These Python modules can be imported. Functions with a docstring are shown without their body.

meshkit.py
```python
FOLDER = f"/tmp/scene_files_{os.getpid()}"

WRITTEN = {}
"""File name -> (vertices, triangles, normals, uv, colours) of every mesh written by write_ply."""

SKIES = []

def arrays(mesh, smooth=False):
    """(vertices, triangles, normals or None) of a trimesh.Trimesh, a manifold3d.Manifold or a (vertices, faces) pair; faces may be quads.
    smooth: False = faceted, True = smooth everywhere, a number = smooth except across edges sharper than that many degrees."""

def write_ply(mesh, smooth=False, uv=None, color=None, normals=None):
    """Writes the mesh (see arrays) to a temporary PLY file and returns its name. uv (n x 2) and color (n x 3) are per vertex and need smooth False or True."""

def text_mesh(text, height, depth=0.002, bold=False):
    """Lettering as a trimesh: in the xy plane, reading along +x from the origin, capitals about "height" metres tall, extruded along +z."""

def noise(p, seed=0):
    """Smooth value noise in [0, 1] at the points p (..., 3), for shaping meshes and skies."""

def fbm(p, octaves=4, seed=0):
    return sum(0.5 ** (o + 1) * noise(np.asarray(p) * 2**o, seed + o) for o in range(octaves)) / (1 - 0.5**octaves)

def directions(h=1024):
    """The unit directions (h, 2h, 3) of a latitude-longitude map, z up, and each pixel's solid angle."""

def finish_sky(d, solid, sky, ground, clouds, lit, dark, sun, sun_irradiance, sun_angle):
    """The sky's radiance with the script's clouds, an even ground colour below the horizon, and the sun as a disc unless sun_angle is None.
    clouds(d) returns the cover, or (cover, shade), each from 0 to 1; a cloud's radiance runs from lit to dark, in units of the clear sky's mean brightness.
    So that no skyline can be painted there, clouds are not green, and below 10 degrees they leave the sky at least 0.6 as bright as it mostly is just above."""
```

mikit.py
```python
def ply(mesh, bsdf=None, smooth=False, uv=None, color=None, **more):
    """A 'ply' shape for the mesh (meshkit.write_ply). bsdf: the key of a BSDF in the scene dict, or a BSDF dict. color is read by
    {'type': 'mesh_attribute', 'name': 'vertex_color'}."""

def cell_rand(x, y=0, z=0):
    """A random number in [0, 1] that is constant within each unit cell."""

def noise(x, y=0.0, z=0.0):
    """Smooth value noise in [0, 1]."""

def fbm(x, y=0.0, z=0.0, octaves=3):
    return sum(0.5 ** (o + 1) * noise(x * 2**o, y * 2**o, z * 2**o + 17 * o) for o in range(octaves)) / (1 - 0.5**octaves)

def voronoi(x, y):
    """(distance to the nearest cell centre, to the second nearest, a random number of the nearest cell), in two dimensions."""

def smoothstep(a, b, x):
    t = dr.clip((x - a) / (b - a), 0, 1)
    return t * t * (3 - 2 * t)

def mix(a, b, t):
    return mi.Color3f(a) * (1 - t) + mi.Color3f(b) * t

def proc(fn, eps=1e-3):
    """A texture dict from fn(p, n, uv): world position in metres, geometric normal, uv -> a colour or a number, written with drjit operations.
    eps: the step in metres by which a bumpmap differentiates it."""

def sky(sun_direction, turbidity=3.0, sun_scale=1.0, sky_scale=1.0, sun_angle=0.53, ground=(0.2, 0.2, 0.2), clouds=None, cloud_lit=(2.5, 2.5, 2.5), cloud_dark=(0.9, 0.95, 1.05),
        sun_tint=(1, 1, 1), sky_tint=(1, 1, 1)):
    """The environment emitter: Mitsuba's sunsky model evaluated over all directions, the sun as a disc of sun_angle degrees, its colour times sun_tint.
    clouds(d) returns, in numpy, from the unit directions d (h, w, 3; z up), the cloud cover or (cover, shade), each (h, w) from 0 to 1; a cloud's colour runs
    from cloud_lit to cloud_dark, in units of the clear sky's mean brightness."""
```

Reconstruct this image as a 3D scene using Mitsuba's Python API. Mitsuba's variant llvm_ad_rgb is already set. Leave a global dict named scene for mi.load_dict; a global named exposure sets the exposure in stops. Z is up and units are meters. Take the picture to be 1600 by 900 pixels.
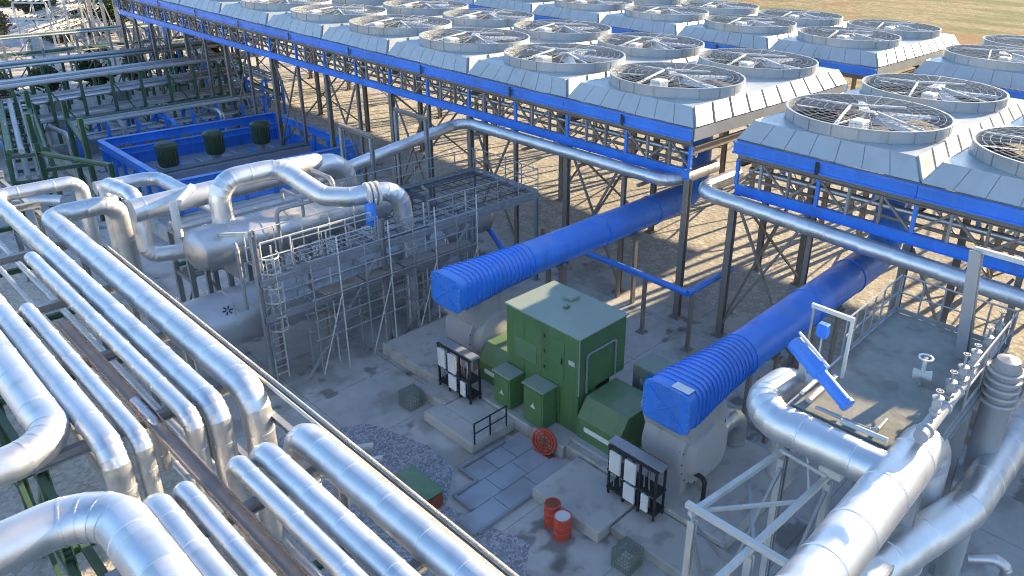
import math
import random
import numpy as np
import trimesh
import drjit as dr
import mitsuba as mi
import mikit
from mikit import proc, noise, fbm, voronoi, smoothstep, mix, cell_rand
from shapely.geometry import Polygon, Point, box as sbox
import meshkit

T = mi.ScalarTransform4f
scene, labels = {}, {}

# ------------------------------------------------------------------ camera, sky, exposure
cam_pos = np.array([0.0, 0.0, 16.0])
cam_fwd = np.array([-0.59276, 0.70250, -0.39386])
cam_up = np.array([-0.28653, 0.27310, 0.91832])
scene['camera'] = dict(type='perspective', fov=68.41, fov_axis='x', near_clip=0.5, far_clip=900.0,
                       principal_point_offset_x=-0.09125, principal_point_offset_y=0.08222,
                       to_world=T().look_at(origin=cam_pos.tolist(), target=(cam_pos + cam_fwd).tolist(), up=cam_up.tolist()))
SUN = (0.40, 3.05, 1.0)


def fill_cloud(d):
    # unseen broken cloud veil, added over the whole sky to brighten the shade
    z = np.maximum(d[..., 2], 0.05)
    q = np.stack([d[..., 0] / (z + 0.35), d[..., 1] / (z + 0.35), z], -1).reshape(-1, 3) * 2.2
    n = meshkit.fbm(q).reshape(z.shape)
    n = (n - n.min()) / (n.max() - n.min())
    return np.clip((n - 0.62) / 0.3, 0, 1) * 0.3


scene['sky'] = mikit.sky(SUN, turbidity=3, sun_scale=1.0, sky_scale=0.95, sky_tint=(0.88, 0.98, 1.2), sun_tint=(0.93, 1.0, 1.13), clouds=fill_cloud, cloud_lit=(2.3, 2.3, 2.35), cloud_dark=(1.2, 1.2, 1.25))
exposure = 3.8

# ------------------------------------------------------------------ helpers
rng = random.Random(7)
nrng = np.random.default_rng(7)


def numbered(key):
    if key not in used:
        used.add(key)
        return key
    i = 1
    while f'{key}_{i:03d}' in used:
        i += 1
    k = f'{key}_{i:03d}'
    used.add(k)
    return k


used = set(scene)


def lab(key, label, cat=None, group=None, kind=None):
    d = labels.setdefault(key, {})
    if label: d['label'] = label
    if cat: d['category'] = cat
    if group: d['group'] = group
    if kind: d['kind'] = kind


def thing(name, label, cat, group=None):
    k = numbered(name)
    lab(k, label, cat, group)
    return k


def obj(name, mesh, mat, parent=None, smooth=False, to_world=None, label=None, cat=None, group=None, kind=None):
    k = numbered((parent + '__' if parent else '') + name)
    d = dict(mesh) if isinstance(mesh, dict) else mikit.ply(mesh, mat, smooth=smooth)
    if isinstance(mesh, dict) and mat:
        d['bsdf'] = {'type': 'ref', 'id': mat}
    if to_world is not None:
        d['to_world'] = to_world
    scene[k] = d
    if label or cat or group or kind:
        lab(k, label, cat, group, kind)
    return k


def struct(name, mesh, mat, smooth=False):
    return obj(name, mesh, mat, smooth=smooth, kind='structure')


def cat_(*ms):
    return trimesh.util.concatenate([m for m in ms if m is not None])


def bx(x0, x1, y0, y1, z0, z1, c=0.0):
    if c > 0:
        p = sbox(x0, y0, x1, y1)
        v = []
        for zz, ins in ((z0, c), (z0 + c, 0), (z1 - c, 0), (z1, c)):
            v += [[x0 + ins, y0 + ins, zz], [x1 - ins, y0 + ins, zz], [x1 - ins, y1 - ins, zz], [x0 + ins, y1 - ins, zz]]
        f = [[3, 2, 1, 0]]
        for k in range(3):
            for j in range(4):
                a, b = 4 * k + j, 4 * k + (j + 1) % 4
                f.append([a, b, b + 4, a + 4])
        f.append([12, 13, 14, 15])
        f = np.array(f)
        return trimesh.Trimesh(np.array(v), np.vstack([f[:, [0, 1, 2]], f[:, [0, 2, 3]]]), process=False)
    m = trimesh.creation.box((x1 - x0, y1 - y0, z1 - z0))
    m.apply_translation(((x0 + x1) / 2, (y0 + y1) / 2, (z0 + z1) / 2))
    return m


def frame_of(d, up=(0, 0, 1)):
    d = np.asarray(d, float)
    d = d / np.linalg.norm(d)
    u = np.asarray(up, float)
    if abs(d @ u) > 0.98:
        u = np.array([0, 1.0, 0])
    s = np.cross(d, u)
    s /= np.linalg.norm(s)
    return d, s, np.cross(s, d)


def bar(p, q, w, h=None):
    """rectangular bar between two points"""
    h = w if h is None else h
    p, q = np.asarray(p, float), np.asarray(q, float)
    d, s, u = frame_of(q - p)
    L = np.linalg.norm(q - p)
    m = trimesh.creation.box((L, w, h))
    M4 = np.eye(4)
    M4[:3, 0], M4[:3, 1], M4[:3, 2], M4[:3, 3] = d, s, u, (p + q) / 2
    m.apply_transform(M4)
    return m


def ibeam(p, q, w, h, t=0.03):
    """I section between two points"""
    p, q = np.asarray(p, float), np.asarray(q, float)
    d, s, u = frame_of(q - p)
    return cat_(bar(p + u * (h / 2 - t / 2), q + u * (h / 2 - t / 2), w, t), bar(p - u * (h / 2 - t / 2), q - u * (h / 2 - t / 2), w, t), bar(p, q, t, h - 2 * t - 0.002))


def rod(p, q, r, n=8):
    return sweep([p, q], [r, r], n)


def sweep(P, R, n=24, caps=True):
    P = np.asarray(P, float)
    R = np.asarray(R, float)
    tan = np.gradient(P, axis=0) if len(P) > 2 else np.array([P[1] - P[0]] * 2)
    # tangents that ignore doubled points
    for i in range(len(P)):
        if np.linalg.norm(tan[i]) < 1e-9:
            tan[i] = tan[i - 1]
    tan /= np.linalg.norm(tan, axis=1, keepdims=True)
    _, s, u = frame_of(tan[0])
    V = []
    a = np.arange(n) * 2 * np.pi / n
    for i in range(len(P)):
        s = s - tan[i] * (s @ tan[i])
        s /= np.linalg.norm(s)
        u = np.cross(s, tan[i])
        V.append(P[i] + R[i] * (np.cos(a)[:, None] * s + np.sin(a)[:, None] * u))
    V = np.vstack(V)
    i, j = np.meshgrid(np.arange(len(P) - 1), np.arange(n), indexing='ij')
    q = np.stack([i * n + j, (i + 1) * n + j, (i + 1) * n + (j + 1) % n, i * n + (j + 1) % n], -1).reshape(-1, 4)
    F = [q[:, [0, 1, 2]], q[:, [0, 2, 3]]]
    if caps:
        nv = len(V)
        V = np.vstack([V, P[:1], P[-1:]])
        k = np.arange(n)
        F.append(np.stack([np.full(n, nv), k, (k + 1) % n], 1))
        b = (len(P) - 1) * n
        F.append(np.stack([np.full(n, nv + 1), b + (k + 1) % n, b + k], 1))
    m = trimesh.Trimesh(V, np.vstack(F), process=False)
    if m.volume < 0:
        m.invert()
    return m


def pipe_mesh(path, r, bend=None, seam=1.35, n=24, band=0.011, gores=5, taper=None, phase=0.3):
    """insulated pipe along a polyline: straight lengths with raised cladding joints, segmented elbows"""
    path = [np.asarray(p, float) for p in path]
    bend = 2.4 * r if bend is None else bend
    pts = []                                               # (point, radius)

    def straight(a, b):
        L = np.linalg.norm(b - a)
        d = (b - a) / L
        pts.append((a, r))
        s = seam * phase
        while seam and s < L - 0.15:
            if s > 0.12:
                for o, e in ((-0.03, 0), (-0.022, band), (0.022, band), (0.03, 0)):
                    pts.append((a + d * (s + o), r + e))
            s += seam * rng.uniform(0.72, 1.28)
        pts.append((b, r))

    cur = path[0]
    for i in range(1, len(path)):
        if i == len(path) - 1:
            straight(cur, path[i])
            break
        a, b, c = path[i - 1], path[i], path[i + 1]
        d0 = (b - a) / np.linalg.norm(b - a)
        d1 = (c - b) / np.linalg.norm(c - b)
        ang = math.acos(max(-1, min(1, d0 @ d1)))
        if ang < 0.02:
            straight(cur, b)
            cur = b
            continue
        t = min(bend * math.tan(ang / 2), 0.48 * np.linalg.norm(b - a), 0.48 * np.linalg.norm(c - b)) if len(path) > 3 else min(bend * math.tan(ang / 2), 0.9 * np.linalg.norm(b - a), 0.9 * np.linalg.norm(c - b))
        rad = t / math.tan(ang / 2)
        p0 = b - d0 * t
        straight(cur, p0)
        nrm = d1 - d0 * (d1 @ d0)
        nrm /= np.linalg.norm(nrm)
        cen = p0 + nrm * rad
        g = max(2, int(round(gores * ang / (math.pi / 2))))
        for k in range(1, g * 3):
            th = ang * k / (g * 3)
            pt = cen + rad * (-nrm * math.cos(th) + d0 * math.sin(th))
            if k % 3 == 0:
                dd = (d0 * math.cos(th) + nrm * math.sin(th))
                for o, e in ((-0.026, 0), (-0.018, band * 0.8), (0.018, band * 0.8), (0.026, 0)):
                    pts.append((pt + dd * o, r + e))
            else:
                pts.append((pt, r))
        cur = b + d1 * t
    P, R = [], []
    for p, q in pts:
        if P and np.linalg.norm(P[-1] - p) < 1e-4:
            continue
        P.append(p)
        R.append(q)
    return sweep(P, R, n)


def pipe(name, label, path, r, mat='alu', cat='pipe', group=None, parent=None, **kw):
    return obj(name, pipe_mesh(path, r, **kw), mat, parent, smooth=32, label=label, cat=None if parent else cat, group=group)


def ring_solid(r0, r1, z0, z1, n=48):
    a = np.arange(n) * 2 * np.pi / n
    prof = [(r1, z0), (r1, z1), (r0, z1), (r0, z0)]
    V = np.vstack([np.stack([p[0] * np.cos(a), p[0] * np.sin(a), np.full(n, p[1])], 1) for p in prof])
    F = []
    for k in range(4):
        b, c = k * n, ((k + 1) % 4) * n
        j = np.arange(n)
        F += [np.stack([b + j, b + (j + 1) % n, c + (j + 1) % n], 1), np.stack([b + j, c + (j + 1) % n, c + j], 1)]
    return trimesh.Trimesh(V, np.vstack(F), process=False)


def lathe(prof, n=32):
    prof = np.asarray(prof, float)
    a = np.arange(n) * 2 * np.pi / n
    V = np.vstack([np.stack([p[0] * np.cos(a), p[0] * np.sin(a), np.full(n, p[1])], 1) for p in prof])
    F = []
    j = np.arange(n)
    for k in range(len(prof) - 1):
        b, c = k * n, (k + 1) * n
        F += [np.stack([b + j, b + (j + 1) % n, c + (j + 1) % n], 1), np.stack([b + j, c + (j + 1) % n, c + j], 1)]
    m = trimesh.Trimesh(V, np.vstack(F), process=False)
    return m


def place(m, origin=(0, 0, 0), axis=None):
    """put a lathe (axis z) along axis at origin"""
    m = m.copy()
    if axis is not None:
        d, s, u = frame_of(axis)
        M4 = np.eye(4)
        M4[:3, 0], M4[:3, 1], M4[:3, 2] = s, np.cross(d, s), d
        m.apply_transform(M4)
    m.apply_translation(origin)
    return m


def prism(poly, z0, z1):
    m = trimesh.creation.extrude_polygon(poly if isinstance(poly, Polygon) else Polygon(poly), z1 - z0)
    m.apply_translation((0, 0, z0))
    return m


def sheet(poly, z, step=None):
    p = poly if isinstance(poly, Polygon) else Polygon(poly)
    v, f = trimesh.creation.triangulate_polygon(p)
    v = np.column_stack([v, np.full(len(v), z)])
    m = trimesh.Trimesh(v, f, process=False)
    if m.face_normals[0][2] < 0:
        m.invert()
    return m


def hexa(v8):
    """8 corners: bottom 4 (ccw), top 4"""
    v = np.asarray(v8, float)
    f = np.array([[3, 2, 1, 0], [4, 5, 6, 7], [0, 1, 5, 4], [1, 2, 6, 5], [2, 3, 7, 6], [3, 0, 4, 7]])
    m = trimesh.Trimesh(v, np.vstack([f[:, [0, 1, 2]], f[:, [0, 2, 3]]]), process=False)
    if m.volume < 0:
        m.invert()
    return m


def slab4(c, nrm_off):
    """thin panel from 4 corners, pushed by a thickness vector"""
    c = np.asarray(c, float)
    return hexa(np.vstack([c, c + np.asarray(nrm_off, float)]))


ORD = ['first', 'second', 'third', 'fourth', 'fifth', 'sixth', 'seventh', 'eighth', 'ninth', 'tenth', 'eleventh', 'twelfth']

# ------------------------------------------------------------------ materials


def bs(name, d):
    scene[name] = d
    used.add(name)


def paint(name, col, rough=0.45, spec=0.5, var=0.12, scale=0.6, dirt=0.25, dirtcol=(0.12, 0.10, 0.08), metal=0.0, streak=True, dust=0.0):
    col = tuple(col)

    def fn(p, n, uv):
        a = fbm(p.x * scale, p.y * scale, p.z * scale, 3)
        b = fbm(p.x * 3.1 * scale + 9, p.y * 3.1 * scale, p.z * (0.5 if streak else 3.1) * scale, 3)
        k = smoothstep(0.52, 0.8, b) * dirt
        out = mix(mi.Color3f(*col) * (1 - var + 2 * var * a), dirtcol, k)
        if dust > 0:
            runs = smoothstep(0.60, 0.85, noise(p.x * 9, p.y * 9, p.z * 0.7)) * 0.5
            up = smoothstep(0.3, 0.95, n.z) * (0.35 + 0.65 * smoothstep(0.35, 0.7, fbm(p.x * 1.8, p.y * 1.8, p.z, 3)))
            out = mix(out, (0.33, 0.32, 0.30), dust * dr.maximum(up, runs * 0.6))
        return out

    def rf(p, n, uv):
        return dr.clip(rough + 0.25 * (fbm(p.x * 2, p.y * 2, p.z * 2, 2) - 0.5), 0.05, 1)
    bs(name, {'type': 'twosided', 'b': {'type': 'principled', 'base_color': proc(fn), 'roughness': proc(rf), 'metallic': metal, 'specular': spec}})


def alu(name, col, rough, dent=0.004):
    col = tuple(col)

    def fn(p, n, uv):
        a = fbm(p.x * 1.3, p.y * 1.3, p.z * 1.3, 3)
        s = cell_rand(p.x * 1.05, p.y * 1.05, 0)
        d = smoothstep(0.55, 0.85, fbm(p.x * 2.2 + 3, p.y * 2.2, p.z * 2.2, 3))
        e = smoothstep(0.6, 0.8, fbm(p.x * 5 + 1, p.y * 5, p.z * 2, 2))
        return mix(mi.Color3f(*col) * (0.84 + 0.2 * a + 0.14 * (s - 0.5)), (0.45, 0.41, 0.36), 0.40 * d + 0.12 * e)

    def rf(p, n, uv):
        return dr.clip(rough + 0.22 * (fbm(p.x * 1.7, p.y * 1.7, p.z * 1.7, 3) - 0.5) + 0.08 * (cell_rand(p.x * 1.05, p.y * 1.05, 0) - 0.5), 0.08, 0.9)

    def bf(p, n, uv):
        return fbm(p.x * 3.2, p.y * 3.2, p.z * 3.2, 3)
    bs(name, {'type': 'twosided', 'b': {'type': 'bumpmap', 'scale': dent * 4, 'arbitrary': proc(bf, eps=0.02),
                                        'b': {'type': 'principled', 'base_color': proc(fn), 'roughness': proc(rf), 'metallic': 0.92, 'specular': 0.5}}})


alu('alu', (0.78, 0.78, 0.77), 0.43, 0.0015)
alu('alu_dull', (0.62, 0.62, 0.62), 0.45, 0.0015)
paint('galv', (0.41, 0.43, 0.425), 0.40, var=0.10, dirt=0.25, dirtcol=(0.30, 0.27, 0.22), metal=0.25)
paint('galv_dark', (0.27, 0.28, 0.29), 0.5, metal=0.3)
paint('fin', (0.17, 0.17, 0.165), 0.6)
paint('ring_grey', (0.34, 0.36, 0.37), 0.42, var=0.14, dirt=0.35, dirtcol=(0.24, 0.22, 0.19), metal=0.3)
paint('blade', (0.50, 0.515, 0.52), 0.4, dirt=0.25)
paint('blue', (0.036, 0.195, 0.66), 0.38, var=0.18, dirt=0.30, dirtcol=(0.05, 0.10, 0.28), dust=0.30)
paint('green', (0.078, 0.165, 0.060), 0.45, var=0.15, dirt=0.30, dirtcol=(0.05, 0.075, 0.04), dust=0.28)
paint('green_roof', (0.23, 0.27, 0.21), 0.5, var=0.12, dirt=0.35, dirtcol=(0.25, 0.25, 0.22), streak=False)
paint('steel_brown', (0.215, 0.18, 0.15), 0.55, dirt=0.3, dirtcol=(0.16, 0.10, 0.06))
paint('steel_grey', (0.30, 0.31, 0.32), 0.45, metal=0.3)
paint('steel_pale', (0.52, 0.52, 0.48), 0.5, dirt=0.3, dirtcol=(0.3, 0.25, 0.18))
paint('steel_green', (0.05, 0.10, 0.055), 0.5)
paint('casing', (0.36, 0.355, 0.35), 0.5, dirt=0.35, dirtcol=(0.16, 0.15, 0.14))
paint('white', (0.66, 0.66, 0.63), 0.5, dirt=0.2, dirtcol=(0.35, 0.33, 0.28))
paint('black', (0.02, 0.02, 0.022), 0.5)
paint('red', (0.48, 0.055, 0.028), 0.5, dirt=0.3, dirtcol=(0.2, 0.08, 0.05), dust=0.2)
paint('rust', (0.22, 0.055, 0.025), 0.8, dirt=0.4, dirtcol=(0.06, 0.03, 0.02))
paint('grating', (0.085, 0.10, 0.115), 0.6, var=0.15, streak=False, scale=1.5)
paint('plate', (0.33, 0.355, 0.385), 0.5, var=0.15, dirt=0.35, dirtcol=(0.20, 0.17, 0.14), streak=False, metal=0.2)
paint('leaf_pump', (0.035, 0.06, 0.028), 0.5)
paint('rusty_tray', (0.24, 0.20, 0.17), 0.6, dirt=0.5, dirtcol=(0.13, 0.09, 0.07))
paint('mesh_green', (0.16, 0.19, 0.15), 0.6)
paint('vessel_grey', (0.40, 0.42, 0.44), 0.4, dirt=0.4, dirtcol=(0.26, 0.24, 0.21), metal=0.5)
paint('bark', (0.10, 0.075, 0.05), 0.9)


def rough(name, fn, bump=None, bscale=0.02, eps=0.01):
    d = {'type': 'principled', 'base_color': proc(fn), 'roughness': 0.92, 'specular': 0.25}
    if bump is not None:
        d = {'type': 'bumpmap', 'scale': bscale, 'arbitrary': proc(bump, eps=eps), 'b': d}
    bs(name, {'type': 'twosided', 'b': d})


def f_concrete(p, n, uv):
    jx, jy = dr.abs(p.x / 3.1 - dr.floor(p.x / 3.1) - 0.5), dr.abs(p.y / 3.4 - dr.floor(p.y / 3.4) - 0.5)
    joint = dr.maximum(smoothstep(0.494, 0.498, jx), smoothstep(0.494, 0.498, jy))
    oil = smoothstep(0.66, 0.78, fbm(p.x * 1.1 + 71, p.y * 1.1 + 13, 0, 4))
    a = fbm(p.x * 0.5, p.y * 0.5, p.z * 0.5, 4)
    b = fbm(p.x * 4, p.y * 4, p.z * 4, 3)
    c = smoothstep(0.52, 0.75, fbm(p.x * 0.9 + 31, p.y * 0.9, p.z, 4))
    return mix(mi.Color3f(0.40, 0.385, 0.36) * (0.72 + 0.4 * a + 0.2 * b), (0.20, 0.18, 0.155), 0.55 * c) * (1 - 0.45 * joint) * (1 - 0.5 * oil)


def f_plinth(p, n, uv):
    a = fbm(p.x * 0.7, p.y * 0.7, p.z * 0.7, 4)
    b = smoothstep(0.5, 0.75, fbm(p.x * 2.5, p.y * 2.5, p.z * 1.0, 4))
    return mix(mi.Color3f(0.42, 0.40, 0.365) * (0.75 + 0.45 * a), (0.16, 0.14, 0.12), 0.5 * b)


def f_gravel(p, n, uv):
    d1, d2, w = voronoi(p.x * 14, p.y * 14)
    a = fbm(p.x * 0.8, p.y * 0.8, 0, 3)
    return mi.Color3f(0.36, 0.36, 0.385) * (0.45 + 0.6 * w + 0.3 * a) * (0.6 + 0.4 * smoothstep(0.0, 0.25, d2 - d1))


def f_ground(p, n, uv):
    a = fbm(p.x * 0.12, p.y * 0.12, 0, 4)
    b = fbm(p.x * 1.4, p.y * 1.4, 0, 4)
    c = fbm(p.x * 7, p.y * 7, 0, 2)
    soil = mi.Color3f(0.43, 0.41, 0.375) * (0.62 + 0.4 * a + 0.25 * b + 0.12 * c)
    peb = voronoi(p.x * 3.1, p.y * 3.1)
    soil = soil * (0.86 + 0.28 * peb[2]) * (0.8 + 0.2 * smoothstep(0.04, 0.3, peb[1] - peb[0]))
    soil = mix(soil, (0.27, 0.235, 0.19), 0.5 * smoothstep(0.55, 0.8, b))
    g = fbm(p.x * 0.05 + 4, p.y * 0.16, 0, 4)
    dry = mix((0.24, 0.165, 0.075), (0.30, 0.23, 0.11), b)
    grass = mix((0.10, 0.115, 0.03), (0.17, 0.155, 0.05), c)
    tuft = fbm(p.x * 1.1, p.y * 2.6, 0, 4)
    field = mix(dry, grass, smoothstep(0.42, 0.62, g + 0.25 * (tuft - 0.5))) * (0.35 + 0.45 * b + 0.25 * c + 0.6 * smoothstep(0.3, 0.7, tuft))
    field = mix(field, (0.26, 0.11, 0.045), 0.7 * smoothstep(0.58, 0.72, fbm(p.x * 0.09 + 11, p.y * 0.09 + 2, 0, 3)))
    yy = p.y + 3.0 * (fbm(p.x * 0.3, p.y * 0.3, 0, 2) - 0.5)
    return mix(soil, field, smoothstep(57.5, 60.5, yy))


def f_road(p, n, uv):
    return mi.Color3f(0.36, 0.33, 0.28) * (0.75 + 0.35 * fbm(p.x * 0.6, p.y * 0.6, 0, 4) + 0.15 * fbm(p.x * 6, p.y * 6, 0, 2))


rough('concrete', f_concrete, lambda p, n, uv: fbm(p.x * 9, p.y * 9, p.z * 9, 3), 0.01)


def f_terrace(p, n, uv):
    a = fbm(p.x * 0.9, p.y * 0.9, 0, 4)
    b = fbm(p.x * 6, p.y * 6, 0, 3)
    return mix(mi.Color3f(0.23, 0.23, 0.205) * (0.7 + 0.4 * a + 0.25 * b), (0.12, 0.115, 0.09), 0.5 * smoothstep(0.5, 0.7, fbm(p.x * 1.6 + 5, p.y * 1.6, 0, 3)))


def f_sun_tone(p, n, uv):
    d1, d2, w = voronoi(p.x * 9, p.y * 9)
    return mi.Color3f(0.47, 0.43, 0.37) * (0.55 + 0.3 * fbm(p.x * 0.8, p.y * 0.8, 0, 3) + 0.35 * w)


rough('terrace', f_terrace, lambda p, n, uv: fbm(p.x * 9, p.y * 9, p.z * 9, 3), 0.012)
rough('pale_gravel', f_sun_tone, lambda p, n, uv: voronoi(p.x * 9, p.y * 9)[0], 0.03)
rough('plinth', f_plinth, lambda p, n, uv: fbm(p.x * 9, p.y * 9, p.z * 9, 3), 0.012)
rough('gravel', f_gravel, lambda p, n, uv: voronoi(p.x * 14, p.y * 14)[0], 0.03)
rough('soil', f_ground, lambda p, n, uv: fbm(p.x * 6, p.y * 6, 0, 4), 0.035, 0.02)
rough('road', f_road, lambda p, n, uv: fbm(p.x * 8, p.y * 8, 0, 3), 0.02)
for nm, c in (('leaf', (0.085, 0.115, 0.035)), ('leaf_dark', (0.055, 0.080, 0.035)), ('leaf_dry', (0.17, 0.15, 0.085)), ('leaf_grey', (0.12, 0.13, 0.085))):
    bs(nm, {'type': 'principledthin', 'base_color': {'type': 'rgb', 'value': list(c)}, 'roughness': 0.6, 'diff_trans': 0.5})

# ------------------------------------------------------------------ setting: ground, yard, roads
GS = np.linspace(-420, 300, 61)
struct('ground', sheet(sbox(-520, -300, 420, 640), 0.0), 'soil')
struct('yard_pavement', sheet([(-32, 7.4), (-31, 25.2), (-20, 26.5), (-3, 26.5), (3, 22), (3, 6.6), (-20, 6.2)], 0.004), 'concrete')
struct('unit_pavement', sheet([(-66, 7.4), (-68, 27.6), (-33, 28.8), (-33, 7.4)], 0.004), 'concrete')
gp = Polygon([(-20.6, 8.9), (-19.2, 10.9), (-16.9, 11.5), (-15.5, 11.4), (-14.4, 10.2), (-12.6, 10.6), (-11.6, 10.9), (-10.9, 10.1), (-9.0, 9.6), (-6.5, 10.4), (-4, 9.6), (-4, 6.6), (-20.6, 6.8)]).buffer(0.35).buffer(-0.25)
struct('gravel_bed', sheet(gp, 0.008), 'gravel')
struct('rack_ground', sheet(sbox(-45, -9, 3, 6.15), 0.012), 'pale_gravel')  # paler colour stands in for sunlight that does not reach this ground
struct('access_road', sheet([(-84, -12), (-79, 6), (-83, 16), (-92, 38), (-104, 60), (-112, 60), (-99, 36), (-90, 15), (-90, -12)], 0.004), 'road')
struct('service_road', sheet([(-90, 11), (-140, 14), (-170, 8), (-170, 15), (-140, 22), (-92, 21)], 0.008), 'road')

# ------------------------------------------------------------------ air cooled condensers
W, D, Z0, ZT = 6.95, 14.0, 8.5, 9.22
INS = 0.45


def share(mesh, mat, smooth=False):
    return mikit.ply(mesh, mat, smooth=smooth)


ring_m = [ring_solid(2.87, 2.92, 9.10, 9.70), ring_solid(2.92, 2.96, 9.66, 9.70), ring_solid(2.92, 2.99, 9.222, 9.26)]
for k_ in range(20):                                              # lapped wall plates with open joints
    a_ = np.linspace(2 * math.pi * (k_ + 0.035) / 20, 2 * math.pi * (k_ + 0.965) / 20, 5)
    for p_, q_ in zip(a_[:-1], a_[1:]):
        ri, ro = 2.921, 2.945
        ring_m.append(hexa([(ri * math.cos(p_), ri * math.sin(p_), 9.265), (ro * math.cos(p_), ro * math.sin(p_), 9.265), (ro * math.cos(q_), ro * math.sin(q_), 9.265), (ri * math.cos(q_), ri * math.sin(q_), 9.265),
                            (ri * math.cos(p_), ri * math.sin(p_), 9.655), (ro * math.cos(p_), ro * math.sin(p_), 9.655), (ro * math.cos(q_), ro * math.sin(q_), 9.655), (ri * math.cos(q_), ri * math.sin(q_), 9.655)]))
ring_m = cat_(*ring_m)
ring_m.apply_scale([1.03, 1.03, 1.0])
R_ring = share(ring_m, 'ring_grey', 40)
blades = []
for k in range(5):
    a = math.radians(72 * k + 17)
    sec = []
    for i, s in enumerate(np.linspace(0.35, 2.72, 6)):
        ch = 0.62 - 0.30 * (s - 0.35) / 2.4
        tw = math.radians(24 - 15 * (s - 0.35) / 2.4)
        d = np.array([math.cos(a), math.sin(a), 0])
        e = np.array([-math.sin(a), math.cos(a), 0])
        z = np.array([0, 0, 1.0])
        c = d * s + z * 9.50
        w = e * math.cos(tw) + z * math.sin(tw)
        nn = np.cross(d, w)
        sec.append([c - w * ch / 2, c + nn * 0.035, c + w * ch / 2, c - nn * 0.02])
    V = np.array(sec).reshape(-1, 3)
    F = []
    for i in range(5):
        for j in range(4):
            p, q = 4 * i + j, 4 * i + (j + 1) % 4
            F += [[p, q, q + 4], [p, q + 4, p + 4]]
    F += [[0, 2, 1], [0, 3, 2], [20, 21, 22], [20, 22, 23]]
    m = trimesh.Trimesh(V, np.array(F), process=False)
    blades.append(share(m, 'blade'))
R_hub = share(place(lathe([(0, 9.72), (0.28, 9.70), (0.36, 9.62), (0.36, 9.40), (0, 9.40)], 20)), 'galv_dark', 40)
R_motor = share(bx(0.30, 0.80, -2.35, -1.75, 9.42, 9.80, 0.03), 'white')
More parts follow.
